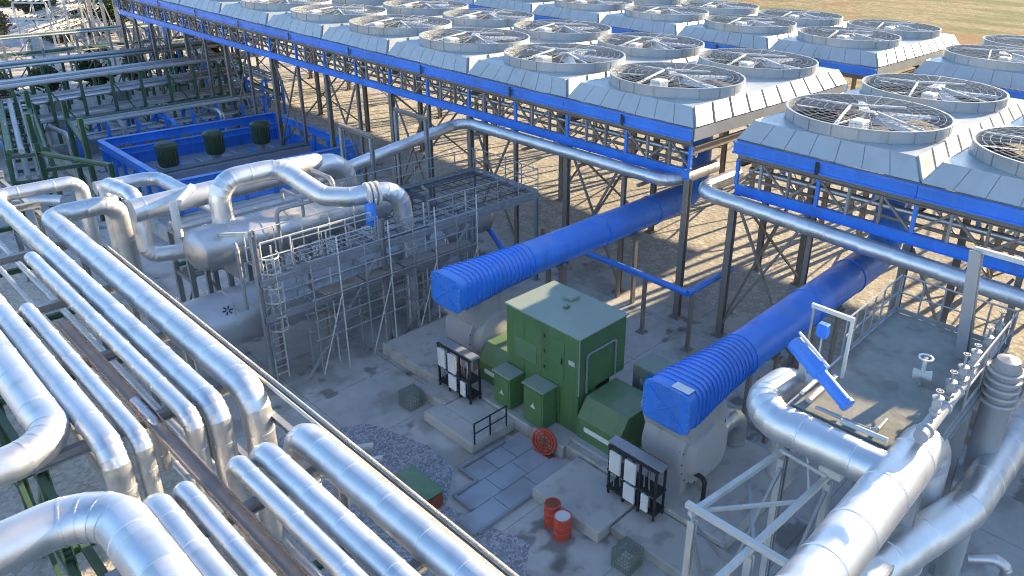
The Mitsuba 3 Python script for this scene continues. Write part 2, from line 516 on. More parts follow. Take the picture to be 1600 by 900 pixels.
R_struts = [share(bar(p_, q_, 0.085, 0.07), 'blade') for p_, q_ in (((-0.73, 0.04, 9.80), (0.95, 1.23, 9.80)), ((-0.70, -0.06, 9.79), (0.0, -2.94, 9.62)), ((0.45, -0.35, 9.79), (2.68, -1.22, 9.62)), ((-0.85, 0.1, 9.78), (-2.88, 0.55, 9.6)))]
# wire guard over the fan: rings and spokes
gz = -0.1
gm = []
for rr in (0.4, 0.7, 1.0, 1.3, 1.6, 1.9, 2.2, 2.5, 2.75):
    gm.append(ring_solid(rr - 0.009, rr + 0.009, 9.70, 9.715, 36))
for k in range(28):
    a = 2 * math.pi * k / 28
    gm.append(bar((0.5 * math.cos(a), 0.5 * math.sin(a), 9.725), (2.94 * math.cos(a), 2.94 * math.sin(a), 9.725), 0.016, 0.014))
R_guard = share(cat_(*gm), 'galv_dark')
# top plate with two holes
hole = Polygon([(INS, INS), (W - INS, INS), (W - INS, D - INS), (INS, D - INS)])
for cy in (D * 0.25, D * 0.75):
    hole = hole.difference(Point(W / 2, cy).buffer(2.95, 24))
R_top = share(prism(hole, ZT - 0.03, ZT), 'galv')


def side_panels(a0, a1, b0, b1, n, out, gap, thick):
    """n panels on the sloped face a0-a1 (bottom), b0-b1 (top)"""
    a0, a1, b0, b1 = (np.asarray(x, float) for x in (a0, a1, b0, b1))
    out = np.asarray(out, float)
    res = []
    for k in range(n):
        s, t = k / n, (k + 1) / n
        g = gap / np.linalg.norm(a1 - a0) / 2
        lo, hi = a0 + (a1 - a0) * (s + g), a0 + (a1 - a0) * (t - g)
        lt, ht = b0 + (b1 - b0) * (s + g), b0 + (b1 - b0) * (t - g)
        res.append(slab4([lo, hi, ht, lt], out * thick))
    return res


e = 0.03
A = [(e, e, Z0 + 0.02), (W - e, e, Z0 + 0.02), (W - e, D - e, Z0 + 0.02), (e, D - e, Z0 + 0.02)]
B = [(INS, INS, ZT), (W - INS, INS, ZT), (W - INS, D - INS, ZT), (INS, D - INS, ZT)]
sn = math.hypot(INS, ZT - Z0)
of, oe = np.array([0, -(ZT - Z0), INS]) / sn, np.array([(ZT - Z0), 0, INS]) / sn
front = [share(m, 'galv') for m in side_panels(A[0], A[1], B[0], B[1], 7, of, 0.035, 0.03)]
right = [share(m, 'galv') for m in side_panels(A[1], A[2], B[1], B[2], 10, oe, 0.20, 0.07)]
left_j = share(cat_(*side_panels(A[3], A[0], B[3], B[0], 10, oe * [-1, 0, 1], 0.13, 0.05)), 'galv')
rear_j = share(cat_(*side_panels(A[2], A[3], B[2], B[3], 7, of * [0, -1, 1], 0.035, 0.03)), 'galv')
# liner behind the panels
lin = []
for (i, j, o) in ((0, 1, of), (1, 2, oe), (2, 3, of * [0, -1, 1]), (3, 0, oe * [-1, 0, 1])):
    lin.append(slab4([A[i], A[j], B[j], B[i]], -np.asarray(o) * 0.02))
R_liner = share(cat_(*lin), 'galv_dark')
R_bundle = share(cat_(bx(0.02, W - 0.02, 0.02, D - 0.02, 8.0, Z0)), 'fin')
R_right_side = share(cat_(bx(W - 0.018, W + 0.02, 0.06, D - 0.06, 7.98, Z0 - 0.01)), 'galv')


def bay(x0, y0, label, group, near):
    t = thing('condenser_bay', label, 'air cooler', group)
    dz = 0.4 if y0 > 40 else 0.0
    M = T().translate([x0, y0, dz])
    obj('tube_bundle', R_bundle, None, t, to_world=M)
    obj('top_plate', R_top, None, t, to_world=M)
    obj('liner', R_liner, None, t, to_world=M)
    for m in front:
        obj('front_panel', m, None, t, to_world=M)
    for m in right:
        obj('end_panel', m, None, t, to_world=M)
    obj('left_panels', left_j, None, t, to_world=M, kind='stuff')
    obj('rear_panels', rear_j, None, t, to_world=M, kind='stuff')
    obj('side_frame', R_right_side, None, t, to_world=M)
    for cy in (D * 0.25, D * 0.75):
        F = T().translate([x0 + W / 2, y0 + cy, dz]) @ T().rotate([0, 0, 1], rng.uniform(0, 360))
        F0 = T().translate([x0 + W / 2, y0 + cy, dz])
        r = obj('fan_ring', R_ring, None, t, to_world=F0)
        obj('hub', R_hub, None, r, to_world=F)
        obj('motor', R_motor, None, r, to_world=F0)
        for b in R_struts:
            obj('bridge_strut', b, None, r, to_world=F0)
        for b in blades:
            obj('fan_blade', b, None, r, to_world=F)
        obj('guard', R_guard, None, r, to_world=F0)


YF, YB = 24.3, 42.0
X1, X2 = -16.2, -14.25
N1, N2 = 9, 4


def cond_block(xs, y0, label_fn, group):
    for i, x in enumerate(xs):
        bay(x, y0, label_fn(i), group, True)


xs1 = [X1 - W * (i + 1) for i in range(N1)]
xs2 = [X2 + W * i for i in range(N2)]
cond_block(xs1, YF, lambda i: f'condenser bay with two fan rings, {ORD[i]} from the gap in the long front row', 'condenser bays of the long front row')
cond_block(xs1, YB, lambda i: f'condenser bay with two fan rings, {ORD[i]} from the gap in the long rear row', 'condenser bays of the long rear row')
cond_block(xs2, YF, lambda i: f'condenser bay with two fan rings, {ORD[i]} from the left in the right front row', 'condenser bays of the right front row')
cond_block(xs2, YB, lambda i: f'condenser bay with two fan rings, {ORD[i]} from the left in the right rear row', 'condenser bays of the right rear row')

# steel frames under the condensers
ROWS = (0.12, D / 2, D - 0.12)


def cond_frame(xa, n, y0, label, detail=True):
    t = thing('steel_trestle', label, 'steel frame')
    xe = [xa + W * i for i in range(n + 1)]
    dz = 0.4 if y0 > 40 else 0.0
    up = T().translate([0, 0, dz])
    first = set(scene)
    for i in range(n):
        a, b = xe[i] + 0.012, xe[i + 1] - 0.012
        obj('fascia_beam', cat_(bx(a, b, y0 - 0.16, y0 - 0.01, 8.02, 8.47, 0.012), bx(a, b, y0 - 0.24, y0 - 0.165, 8.40, 8.46), bx(a, b, y0 - 0.24, y0 - 0.165, 8.02, 8.08)), 'blue', t)
        if i % 2 == 0 or True:
            obj('fascia_joint', bx((a + b) / 2 - 0.07, (a + b) / 2 + 0.07, y0 - 0.262, y0 - 0.242, 8.0, 8.47), 'black', t)
        obj('rear_fascia', bx(a, b, y0 + D + 0.01, y0 + D + 0.14, 8.02, 8.47), 'blue', t)
    for j, ry in enumerate(ROWS):
        y = y0 + ry
        x0_, x1_ = xe[0] + 0.1, xe[-1] - 0.1
        truss = j == 0 and y0 == YF
        if truss:
            obj('lower_chord', ibeam((x0_, y, 6.55), (x1_, y, 6.55), 0.22, 0.40), 'blue' if j == 0 else 'steel_brown', t)
        obj('upper_chord', ibeam((x0_, y, 7.86), (x1_, y, 7.86), 0.22, 0.24), 'steel_brown', t)
        # columns
        for i in range(2 * n + 1):
            if i % 2 == 1 and j > 0:
                continue
            x = xe[0] + W / 2 * i
            x = min(max(x, xe[0] + 0.14), xe[-1] - 0.14)
            big = i % 2 == 0
            w = 0.26 if big else 0.18
            obj('column', cat_(ibeam((x, y, 0.06 - dz), (x, y, 6.34 if truss else 7.73), w, w, 0.03), bx(x - 0.25, x + 0.25, y - 0.25, y + 0.25, -dz, 0.06 - dz)), 'steel_brown', t)
        # posts and diagonals of the truss
        for i in range(6 * n + 1 if truss else 0):
            x = min(max(xe[0] + W / 6 * i, xe[0] + 0.14), xe[-1] - 0.14)
            obj('post', bar((x, y, 6.75), (x, y, 7.74), 0.13 if i % 3 == 0 else 0.09, 0.13), 'blue' if i % 3 == 0 else ('steel_grey' if i % 3 == 1 else 'steel_brown'), t)
            if i < 6 * n:
                xn = xe[0] + W / 6 * (i + 1)
                p, q = ((x + 0.07, y, 6.8), (xn - 0.07, y, 7.7)) if i % 2 == 0 else ((x + 0.07, y, 7.7), (xn - 0.07, y, 6.8))
                obj('truss_diagonal', bar(p, q, 0.08, 0.08), 'steel_brown', t)
        # X bracing between columns
        for i in range(2 * n):
            if (j == 0 and i % 2 == 0) or (j == 2 and i % 2 == 1):
                xl, xr = (xe[0] + W / 2 * i + 0.15, xe[0] + W / 2 * (i + 1) - 0.15) if j == 0 else (xe[0] + W / 2 * (i - 1) + 0.15, xe[0] + W / 2 * (i + 1) - 0.15)
                obj('brace', cat_(bar((xl, y - 0.04, 0.5), (xr, y - 0.04, 6.2), 0.09, 0.09)), 'steel_brown', t)
                obj('brace', cat_(bar((xl, y + 0.055, 6.2), (xr, y + 0.055, 0.5), 0.09, 0.09)), 'steel_brown', t)
    # cross beams and cross braces (along y)
    for i in range(n + 1):
        x = min(max(xe[i], xe[0] + 0.14), xe[-1] - 0.14)
        obj('cross_beam', ibeam((x, y0 + 0.3, 7.55), (x, y0 + D - 0.3, 7.55), 0.2, 0.3), 'steel_brown', t)
        for a, b in ((0, 1), (1, 2)):
            ya, yb = y0 + ROWS[a] + 0.2, y0 + ROWS[b] - 0.2
            if (i + a) % 2 == 0:
                obj('brace', bar((x - 0.06, ya, 0.5), (x - 0.06, yb, 6.2), 0.09, 0.09), 'steel_brown', t)
                obj('brace', bar((x + 0.06, ya, 6.2), (x + 0.06, yb, 0.5), 0.09, 0.09), 'steel_brown', t)
    for k_ in set(scene) - first:
        scene[k_]['to_world'] = up
    return t


cond_frame(X1 - W * N1, N1, YF, 'long blue and brown steel frame carrying the front row of condensers left of the gap')
cond_frame(X1 - W * N1, N1, YB, 'brown steel frame on braced columns under the long rear row of condensers')
cond_frame(X2, N2, YF, 'blue and brown steel frame carrying the near condensers on the right')
cond_frame(X2, N2, YB, 'brown steel frame on braced columns under the rear condensers on the right')

for (xa_, xb_, nm_) in ((X1 - W * N1, X1, 'left'), (X2, X2 + W * N2, 'right')):
    pipe('header_pipe', f'thin grey header pipe inside the truss of the {nm_} condenser front', [(xa_ + .3, 25.1, 7.2), (xb_ - .3, 25.1, 7.2)], .12, mat='alu_dull', n=12, seam=0)
    pipe('header_pipe', f'lower thin brown pipe inside the truss of the {nm_} condenser front', [(xa_ + .3, 24.85, 6.9), (xb_ - .3, 24.85, 6.9)], .07, mat='steel_brown', n=10, seam=0)
    t = thing('nozzle_row', f'row of short grey nozzles dropping from the {nm_} condenser bays to the header pipe', 'pipe nozzles')
    for i_ in range(int((xb_ - xa_) / 1.16)):
        obj('nozzle', rod((xa_ + .6 + 1.16 * i_, 25.1, 7.32), (xa_ + .6 + 1.16 * i_, 25.1, 7.98), .05, 8), ['steel_grey', 'blue', 'alu_dull'][i_ % 3], t)
# ------------------------------------------------------------------ generator train in the yard
t = thing('generator_enclosure', 'tall dark green generator enclosure with a grey green flat roof between the turbines', 'enclosure')
obj('upper_housing', cat_(bx(-16.74, -13.40, 14.88, 17.12, 2.0, 4.06, 0.015)), 'green', t)
obj('lower_housing', bx(-16.70, -13.44, 14.90, 15.75, 0.5, 1.998), 'green', t)
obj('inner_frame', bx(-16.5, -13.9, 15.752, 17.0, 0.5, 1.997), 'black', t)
obj('roof', cat_(bx(-16.80, -13.34, 14.82, 17.18, 4.06, 4.13, 0.02)), 'green_roof', t)
for i in range(1, 4):
    x = -16.74 + 3.34 * i / 4
    obj('wall_seam', bx(x - 0.012, x + 0.012, 14.868, 14.880, 0.55, 4.04), 'green', t)
obj('door', bx(-14.9, -14.05, 14.862, 14.880, 2.2, 3.7), 'green', t)
obj('door_handle', bx(-14.16, -14.12, 14.83, 14.862, 2.9, 3.1), 'black', t)
for i in range(9):
    z = 2.35 + 0.075 * i
    obj('louvre_slat', hexa([(-16.35, 14.880, z), (-15.3, 14.880, z), (-15.3, 14.845, z - 0.02), (-16.35, 14.845, z - 0.02), (-16.35, 14.880, z + .05), (-15.3, 14.880, z + .05), (-15.3, 14.85, z + .01), (-16.35, 14.85, z + .01)]), 'green', t)
for z in (2.4, 3.0, 3.55):
    obj('hinge', bx(-14.95, -14.88, 14.845, 14.862, z, z + .12), 'black', t)
obj('data_plate', bx(-13.85, -13.6, 14.870, 14.880, 3.0, 3.16), 'steel_pale', t)
obj('cable_conduit', pipe_mesh([(-13.36, 15.2, 2.0), (-13.36, 15.2, 3.4), (-13.36, 16.6, 3.4), (-13.36, 16.6, 2.1)], .035, n=8, seam=0, bend=.12), 'steel_grey', t)
obj('corner_trim', cat_(bx(-13.42, -13.385, 14.865, 14.90, 2.0, 4.05)), 'green_roof', t)
obj('roof_vent', bx(-15.6, -15.2, 16.4, 16.8, 4.132, 4.26, .02), 'green_roof', t)
obj('lifting_lug', bx(-15.1, -14.98, 15.9, 16.1, 4.13, 4.22), 'green', t)
for i, (xa, xb, zt, lb) in enumerate([(-16.72, -15.92, 1.75, 'left'), (-15.25, -14.35, 1.95, 'right')]):
    k = thing('junction_cabinet', f'small dark green electrical cabinet standing against the tall enclosure, {lb} one of two', 'cabinet')
    obj('body', bx(xa, xb, 14.25, 14.86, 0.52, zt, 0.02), 'green', k)
    obj('lid', bx(xa - 0.05, xb + 0.05, 14.19, 14.86, zt, zt + 0.06, 0.01), 'green_roof', k)
    obj('door', bx(xa + 0.06, xb - 0.06, 14.232, 14.25, 0.62, zt - 0.1), 'green', k)
    xm = (xa + xb) / 2
    obj('warning_sign', prism([(xm - 0.11, 0), (xm + 0.11, 0), (xm, 0.2)], 0, 0.006).apply_transform(np.array([[1, 0, 0, 0], [0, 0, 1, 14.222], [0, 1, 0, zt - 0.75], [0, 0, 0, 1]])), 'steel_pale', k)
# coupling covers
for i, (xa, xb, lb) in enumerate([(-18.1, -16.84, 'left'), (-13.30, -11.55, 'right')]):
    k = thing('gearbox_cover', f'low green gearbox cover with a pale stripe at the {lb} of the green enclosure', 'machine cover')
    prof = [(14.75, 0.5), (14.75, 1.35), (15.15, 1.95), (16.6, 1.95), (17.0, 1.4), (17.0, 0.5)]
    m = prism([(y, z) for y, z in prof], 0, xb - xa)
    m.apply_transform(np.array([[0, 0, 1, xa], [1, 0, 0, 0], [0, 1, 0, 0], [0, 0, 0, 1]], float))
    obj('shell', m, 'green', k)
    obj('stripe', bx(xa + 0.3, xb - 0.35, 14.735, 14.75, 0.95, 1.12), 'white', k)
    obj('base_flange', bx(xa, xb, 14.55, 14.75, 0.5, 0.6), 'casing', k)

TX = (-19.3, -9.95)


def turbine(x, side):
    k = thing('turbine', f'grey cylindrical turbine casing below the {side} blue exhaust duct', 'turbine')
    prof = [(0, -1.15), (0.55, -1.15), (0.62, -1.0), (1.02, -0.86), (1.1, -0.7), (1.1, 0.55), (1.18, 0.56), (1.18, 0.68), (0.98, 0.70), (0.86, 0.95), (0.55, 1.12), (0, 1.15)]
    obj('casing', place(lathe(prof, 32), (x, 15.9, 1.75), (1, 0, 0)), 'casing', k, smooth=30)
    obj('exhaust_hood', hexa([(x - 0.85, 14.95, 2.4), (x + 0.85, 14.95, 2.4), (x + 0.85, 16.9, 2.4), (x - 0.85, 16.9, 2.4), (x - 0.72, 14.5, 3.36), (x + 0.72, 14.5, 3.36), (x + 0.72, 16.6, 3.36), (x - 0.72, 16.6, 3.36)]), 'casing', k)
    fl = []
    for a in range(20):
        th = 2 * math.pi * a / 20
        fl.append(place(lathe([(0, 0.0), (0.03, 0), (0.03, 0.16), (0, 0.16)], 6), (x + 0.54, 15.9 + 1.14 * math.cos(th), 1.75 + 1.14 * math.sin(th)), (1, 0, 0)))
    obj('flange_bolts', cat_(*fl), 'black', k, kind='stuff')
    for yy in (15.1, 16.7):
        obj('support_leg', bx(x - 0.7, x + 0.6, yy - 0.15, yy + 0.15, 0.5, 1.2), 'casing', k)
    obj('drain_pipe', pipe_mesh([(x + 0.9, 15.2, 1.3), (x + 1.25, 15.2, 1.3), (x + 1.25, 15.2, 0.52)], 0.07, seam=0, n=10), 'black', k, smooth=30)
    obj('inlet_pipe', pipe_mesh([(x + 0.5, 16.9, 1.75), (x + 0.5, 18.2, 1.75), (x + 0.5, 18.2, 0.4)], 0.3, n=18), 'alu_dull', k, smooth=30)
    return k


turbine(TX[0], 'left')
turbine(TX[1], 'right')


def rack(x0, side):
    k = thing('instrument_rack', f'black instrument rack with pale panels in front of the {side} turbine', 'instrument rack')
    y = 13.62
    for i in range(4):
        x = x0 + 0.56 * i
        obj('post', bx(x - 0.03, x + 0.03, y, y + 0.06, 0.42, 2.1), 'black', k)
        obj('post', bx(x - 0.03, x + 0.03, y + 0.42, y + 0.48, 0.42, 2.1), 'black', k)
    for z in (0.6, 1.24, 2.1):
        obj('rail', bx(x0 - 0.05, x0 + 1.73, y - 0.012, y + 0.49, z, z + 0.06), 'black', k)
    for i in range(3):
        for z0, z1 in ((0.66, 1.22), (1.32, 2.04)):
            if i == 2 and z0 > 1:
                continue
            xa = x0 + 0.56 * i + 0.06 + (0.0 if i < 2 else 0.08)
            xb = xa + (0.40 if i < 2 else 0.24)
            if i == 0 and z0 < 1:
                continue
            obj('panel', bx(xa, xb, y - 0.07, y - 0.014, z0, z1, 0.008), 'white', k)
    cb = []
    for i in range(9):
        x = x0 + 0.1 + 0.19 * i + rng.uniform(-.05, .05)
        cb.append(rod((x, y + 0.1 + rng.uniform(0, .2), 0.42), (x + rng.uniform(-.08, .08), y + 0.1, 2.1), 0.018, 6))
    obj('impulse_tubes', cat_(*cb), 'steel_grey', k, kind='stuff')
    obj('top_tray', bx(x0 - 0.1, x0 + 1.8, y + 0.06, y + 0.40, 2.162, 2.22), 'steel_grey', k)
    return k


rack(-18.95, 'left')
rack(-11.0, 'right')


def exhaust(x, side):
    k = thing('exhaust_duct', f'{"large bright blue exhaust duct from the left turbine to the condensers" if side == "left" else "large bright blue exhaust duct from the right turbine to the condensers"}', 'duct')
    zc = 3.98
    n = 40
    a = (np.arange(n) + 0.5) * 2 * np.pi / n

    def sect(y, w, h, sq, zz):
        c, s = np.cos(a), np.sin(a)
        p = 2 + 4.2 * sq
        rr = (np.abs(c) ** p + np.abs(s) ** p) ** (-1 / p)
        return np.stack([x + w * rr * c, np.full(n, y), zz + h * rr * s], 1)
    secs = []
    for y, w, h, sq in [(14.15, 0.76, 0.60, 1.0), (14.75, 0.76, 0.62, 0.6), (15.4, 0.74, 0.65, 0.22), (16.4, 0.70, 0.67, 0.03), (17.4, 0.66, 0.66, 0.0), (18.6, 0.66, 0.66, 0), (23, 0.66, 0.66, 0), (27.6, 0.66, 0.66, 0)]:
        secs.append(sect(y, w, h, sq, zc))
    for th in np.linspace(0.15, math.pi / 2, 7):
        cy, cz, rb = 27.6, zc + 1.3, 1.3
        c, s = np.cos(a), np.sin(a)
        rad = rb - 0.66 * s
        secs.append(np.stack([x + 0.66 * c, cy + rad * math.sin(th), cz - rad * math.cos(th)], 1))
    c, s = np.cos(a), np.sin(a)
    secs.append(np.stack([x + 0.66 * c, 28.9 - 0.66 * s, np.full(n, 7.95)], 1))
    V = np.vstack(secs)
    F = []
    j = np.arange(n)
    for i in range(len(secs) - 1):
        b = i * n
        F += [np.stack([b + j, b + (j + 1) % n, b + n + (j + 1) % n], 1), np.stack([b + j, b + n + (j + 1) % n, b + n + j], 1)]
    m = trimesh.Trimesh(V, np.vstack(F), process=False)
    m.invert() if m.face_normals[n * 4 + n // 4][2] < 0 else None
    obj('duct_body', m, 'blue', k, smooth=40)
    e_ = sect(14.15, 0.79, 0.63, 1.0, zc)
    ep = trimesh.creation.extrude_polygon(Polygon(e_[:, [0, 2]]), 0.09)
    ep.apply_transform(np.array([[1, 0, 0, 0], [0, 0, 1, 14.06], [0, 1, 0, 0], [0, 0, 0, 1]], float))
    ep.invert()
    obj('end_plate', ep, 'blue', k)
    for th_ in np.linspace(0, 2 * math.pi, 24, endpoint=False):
        rr_ = (abs(math.cos(th_)) ** 6.2 + abs(math.sin(th_)) ** 6.2) ** (-1 / 6.2)
        bp_ = (x + 0.74 * rr_ * math.cos(th_), 14.058, zc + 0.58 * rr_ * math.sin(th_))
        obj('flange_bolt', rod(bp_, (bp_[0], 14.02, bp_[2]), .022, 6), 'steel_grey', k)
    # cross ribs on the end plate
    for p, q in (((x - 0.60, 14.045, zc - 0.45), (x + 0.60, 14.045, zc + 0.45)), ((x - 0.60, 14.045, zc + 0.45), (x + 0.60, 14.045, zc - 0.45))):
        obj('end_rib', bar(p, q, 0.03, 0.06), 'blue', k)
    # hoops
    for i, y in enumerate(list(np.linspace(14.5, 17.3, 15)) + [17.5, 17.75, 22.0, 25.5]):
        tt = np.interp(y, [14.15, 14.75, 15.4, 16.4, 17.4], [0, 1, 2, 3, 4])
        w = np.interp(y, [14.75, 15.4, 16.4, 17.4], [0.76, 0.74, 0.70, 0.66]) + 0.035
        h = np.interp(y, [14.15, 14.75, 15.4, 16.4, 17.4], [0.60, 0.62, 0.65, 0.67, 0.66]) + 0.035
        sq = np.interp(y, [14.15, 14.75, 15.4, 16.4, 17.4], [1, 0.6, 0.22, 0.03, 0])
        th = 0.022
        o = [sect(y - th, w, h, sq, zc), sect(y + th, w, h, sq, zc), sect(y + th, w - 0.05, h - 0.05, sq, zc), sect(y - th, w - 0.05, h - 0.05, sq, zc)]
        V = np.vstack(o)
        F = []
        for q in range(4):
            b, c2 = q * n, ((q + 1) % 4) * n
            F += [np.stack([b + j, b + (j + 1) % n, c2 + (j + 1) % n], 1), np.stack([b + j, c2 + (j + 1) % n, c2 + j], 1)]
        mm = trimesh.Trimesh(V, np.vstack(F), process=False)
        if mm.volume < 0: mm.invert()
        obj('stiffening_hoop', mm, 'blue', k)
    for y in (19.5, 24.0):
        obj('saddle_support', cat_(bx(x - 0.5, x - 0.38, y - 0.1, y + 0.1, 0.0, 3.45), bx(x + 0.38, x + 0.5, y - 0.1, y + 0.1, 0.0, 3.45), bx(x - 0.62, x + 0.62, y - 0.12, y + 0.12, 3.22, 3.36)), 'steel_brown', k)
    if side == 'right':
        obj('nameplate', bx(x + 0.05, x + 0.62, 14.17, 14.46, zc + 0.635, zc + 0.648), 'white', k, label='scuffed pale patch on the flat top of the duct end')  # thin white plate added to draw the pale scuff on the duct top
    return k


exhaust(-18.95, 'left')
exhaust(-9.5, 'right')

# plinths, pit cover and small yard objects
obj('turbine_plinth', bx(-22.7, -17.9, 13.75, 18.6, 0.0, 0.5, 0.03), 'plinth', label='weathered concrete plinth under the left turbine', cat='plinth')
obj('turbine_plinth', bx(-13.3, -7.4, 14.25, 18.6, 0.0, 0.5, 0.03), 'plinth', label='weathered concrete plinth under the right turbine', cat='plinth')
obj('generator_plinth', bx(-17.88, -13.32, 14.12, 18.4, 0.0, 0.496, 0.03), 'plinth', label='concrete plinth with a stained front wall under the green enclosure', cat='plinth')
obj('concrete_step', bx(-19.4, -17.9, 13.0, 13.742, 0.0, 0.418, 0.02), 'plinth', label='narrow concrete ledge under the pale panels of the left turbine', cat='concrete slab')
obj('concrete_step', bx(-18.1, -15.55, 12.3, 12.99, 0.0, 0.40, 0.03), 'plinth', label='raised concrete slab in front of the left turbine beside the steel pit cover', cat='concrete slab')
obj('concrete_step', bx(-17.88, -15.55, 13.0, 14.11, 0.0, 0.40, 0.03), 'plinth', label='raised concrete slab between the left turbine and the black guard rail', cat='concrete slab')
obj('concrete_step', bx(-12.75, -10.15, 12.25, 14.22, 0.0, 0.42, 0.03), 'plinth', label='raised concrete slab behind the two red drums', cat='concrete slab')
obj('concrete_step', bx(-10.1, -7.0, 12.75, 14.22, 0.0, 0.34, 0.03), 'plinth', label='low concrete slab beside the mesh cage nearest the lattice frame', cat='concrete slab')
k = thing('pit_cover', 'blue grey steel plate pit cover with a black edge before the green enclosure', 'steel cover')
xs_ = [-15.2, -14.4, -13.6, -12.85]
for i in range(3):
    y0_, y1_ = (10.75, 13.95)
    if i == 0: y0_ = 11.6
    if i == 2: y0_ = 10.2
    ysp = np.linspace(y0_, y1_, 4)
    for j in range(3):
        obj('plate', bx(xs_[i] + 0.012, xs_[i + 1] - 0.012, ysp[j] + 0.012, ysp[j + 1] - 0.012, 0.012, 0.055 + 0.01 * rng.random()), 'plate', k)
obj('edge_angle', cat_(bx(-15.30, -15.2, 11.5, 13.4, 0.01, 0.14), bx(-14.5, -14.4, 10.65, 11.6, 0.01, 0.14), bx(-15.3, -14.5, 11.5, 11.6, 0.01, 0.14), bx(-14.4, -13.6, 10.62, 10.72, 0.01, 0.14), bx(-13.66, -12.8, 10.08, 10.18, 0.01, 0.14), bx(-12.85, -12.76, 10.18, 13.95, 0.01, 0.14)), 'galv_dark', k)
k = thing('green_skip', 'low green metal container with a rusty red end beside the pipe rack', 'container')
obj('lid', bx(-16.0, -14.42, 8.9, 10.32, 0.50, 0.56, 0.01), 'green', k)
obj('side', bx(-15.96, -14.46, 8.94, 10.28, 0.01, 0.50), 'green', k)
obj('end', bx(-14.46, -14.42, 8.98, 10.26, 0.06, 0.48), 'rust', k, label='rusty red end wall')
# guard rails round the pit step
k = thing('guard_rail', 'thin black guard rail on the edge of the raised concrete slab', 'railing')
for (x, y) in ((-15.5, 12.35), (-15.5, 13.0), (-15.5, 13.7)):
    obj('post', bx(x - 0.02, x + 0.02, y - 0.02, y + 0.02, 0.42, 1.2), 'black', k)
obj('top_rail', bar((-15.5, 12.33, 1.2), (-15.5, 13.72, 1.2), 0.035), 'black', k)
obj('mid_rail', bar((-15.5, 12.37, 0.82), (-15.5, 13.68, 0.82), 0.03), 'black', k)
# drums
for (x, y, lb, r) in ((-11.62, 11.95, 'red drum with an open rim standing at the left', 0.235), (-11.08, 11.80, 'red drum with a pale orange lid standing at the right', 0.25)):
    k = thing('drum', lb + ' of the pair', 'drum')
    h = 0.74
    prof = [(0, 0.01), (r, 0.01), (r + .012, .03), (r, .05), (r, h * .33), (r + .015, h * .345), (r, h * .36), (r, h * .64), (r + .015, h * .655), (r, h * .67), (r, h - .04), (r + .012, h - .02), (r, h), (r - 0.03, h), (r - .03, h - .03), (0, h - .03)]
    obj('body', place(lathe(prof, 28), (x, y, 0)), 'red', k, smooth=30)
    obj('lid', place(lathe([(0, h - .028), (r - .032, h - .028), (r - .032, h - .015), (0, h - .015)], 24), (x, y, 0)), 'rust' if x < -11.3 else 'steel_pale', k)
# red hose / valve rosette
k = thing('hose_reel', 'red hose reel leaning on the concrete wall below the green cabinets', 'hose reel')
c = (-13.95, 13.92, 0.50)
for r_, w_ in ((0.44, .05), (0.34, .04), (0.24, .04)):
    obj('rim', place(ring_solid(r_ - 0.05, r_, -w_, w_, 28), c, (0.25, -1, 0.2)), 'red', k)
for a in range(8):
    th = a * math.pi / 4
    d, s, u = frame_of((0.25, -1, 0.2))
    cc = np.array(c)
    obj('spoke', bar(cc + d * .03, cc + d * .03 + 0.40 * (math.cos(th) * s + math.sin(th) * u), 0.03), 'rust', k)
obj('foot', bx(-14.3, -13.6, 13.8, 14.05, 0.0, 0.07), 'rust', k)
# mesh cages
for (x, y, z, lb) in ((-19.15, 12.55, 0.0, 'dark green wire mesh cage beside the concrete slab of the left turbine'), (-9.1, 12.25, 0.0, 'dark green wire mesh cage on the yard near the lattice frame')):
    k = thing('mesh_cage', lb, 'wire cage')
    a = 0.30
    obj('core', bx(x - a + 0.12, x + a - 0.12, y - a + .12, y + a - .12, z + 0.01, z + 0.26), 'steel_pale', k)
    ms = []
    for i in range(7):
        o = -a + 2 * a * i / 6
        for (p, q) in (((x + o, y - a, z), (x + o, y - a, z + 0.6)), ((x - a, y + o, z), (x - a, y + o, z + 0.6)), ((x + a, y + o, z), (x + a, y + o, z + 0.6)), ((x + o, y + a, z), (x + o, y + a, z + .6)),
                       ((x + o, y - a, z + .6), (x + o, y + a, z + .6)), ((x - a, y + o, z + .605), (x + a, y + o, z + .605))):
            ms.append(bar(p, q, 0.022))
    for i in range(5):
        zz = z + 0.05 + 0.12 * i
        for (p, q) in (((x - a, y - a, zz), (x + a, y - a, zz)), ((x + a, y - a, zz), (x + a, y + a, zz)), ((x - a, y - a, zz), (x - a, y + a, zz))):
            ms.append(bar(p, q, 0.02))
    obj('wire_mesh', cat_(*ms), 'mesh_green', k, kind='stuff')
# planks on the gravel
for i, (p, q, lb) in enumerate([((-18.75, 9.4), (-18.15, 10.35), 'farther'), ((-18.05, 9.1), (-17.4, 10.2), 'nearer')]):
    obj('timber_plank', bar((p[0], p[1], 0.07), (q[0], q[1], 0.07), 0.16, 0.12), 'steel_pale', label=f'{lb} of two pale timber beams lying on the gravel', cat='plank')

# ------------------------------------------------------------------ long pipe rack in the foreground
ZR = 5.5
XL0, XL1 = -15.55, -13.65                                         # gap taken by the vertical expansion loops
XEND = -3.0


def loop(name, label, y, r, xs, drop, head=None, tail_x=XEND):
    zb = ZR - drop
    path = list(head) if head else [(xs, y, ZR)]
    path += [(XL0 - 0.05, y, ZR), (XL0 - 0.05, y, zb), (XL1 + 0.05, y, zb), (XL1 + 0.05, y, ZR), (tail_x, y, ZR)]
    return pipe(name, label, path, r, bend=r * 1.9, cat='pipe')


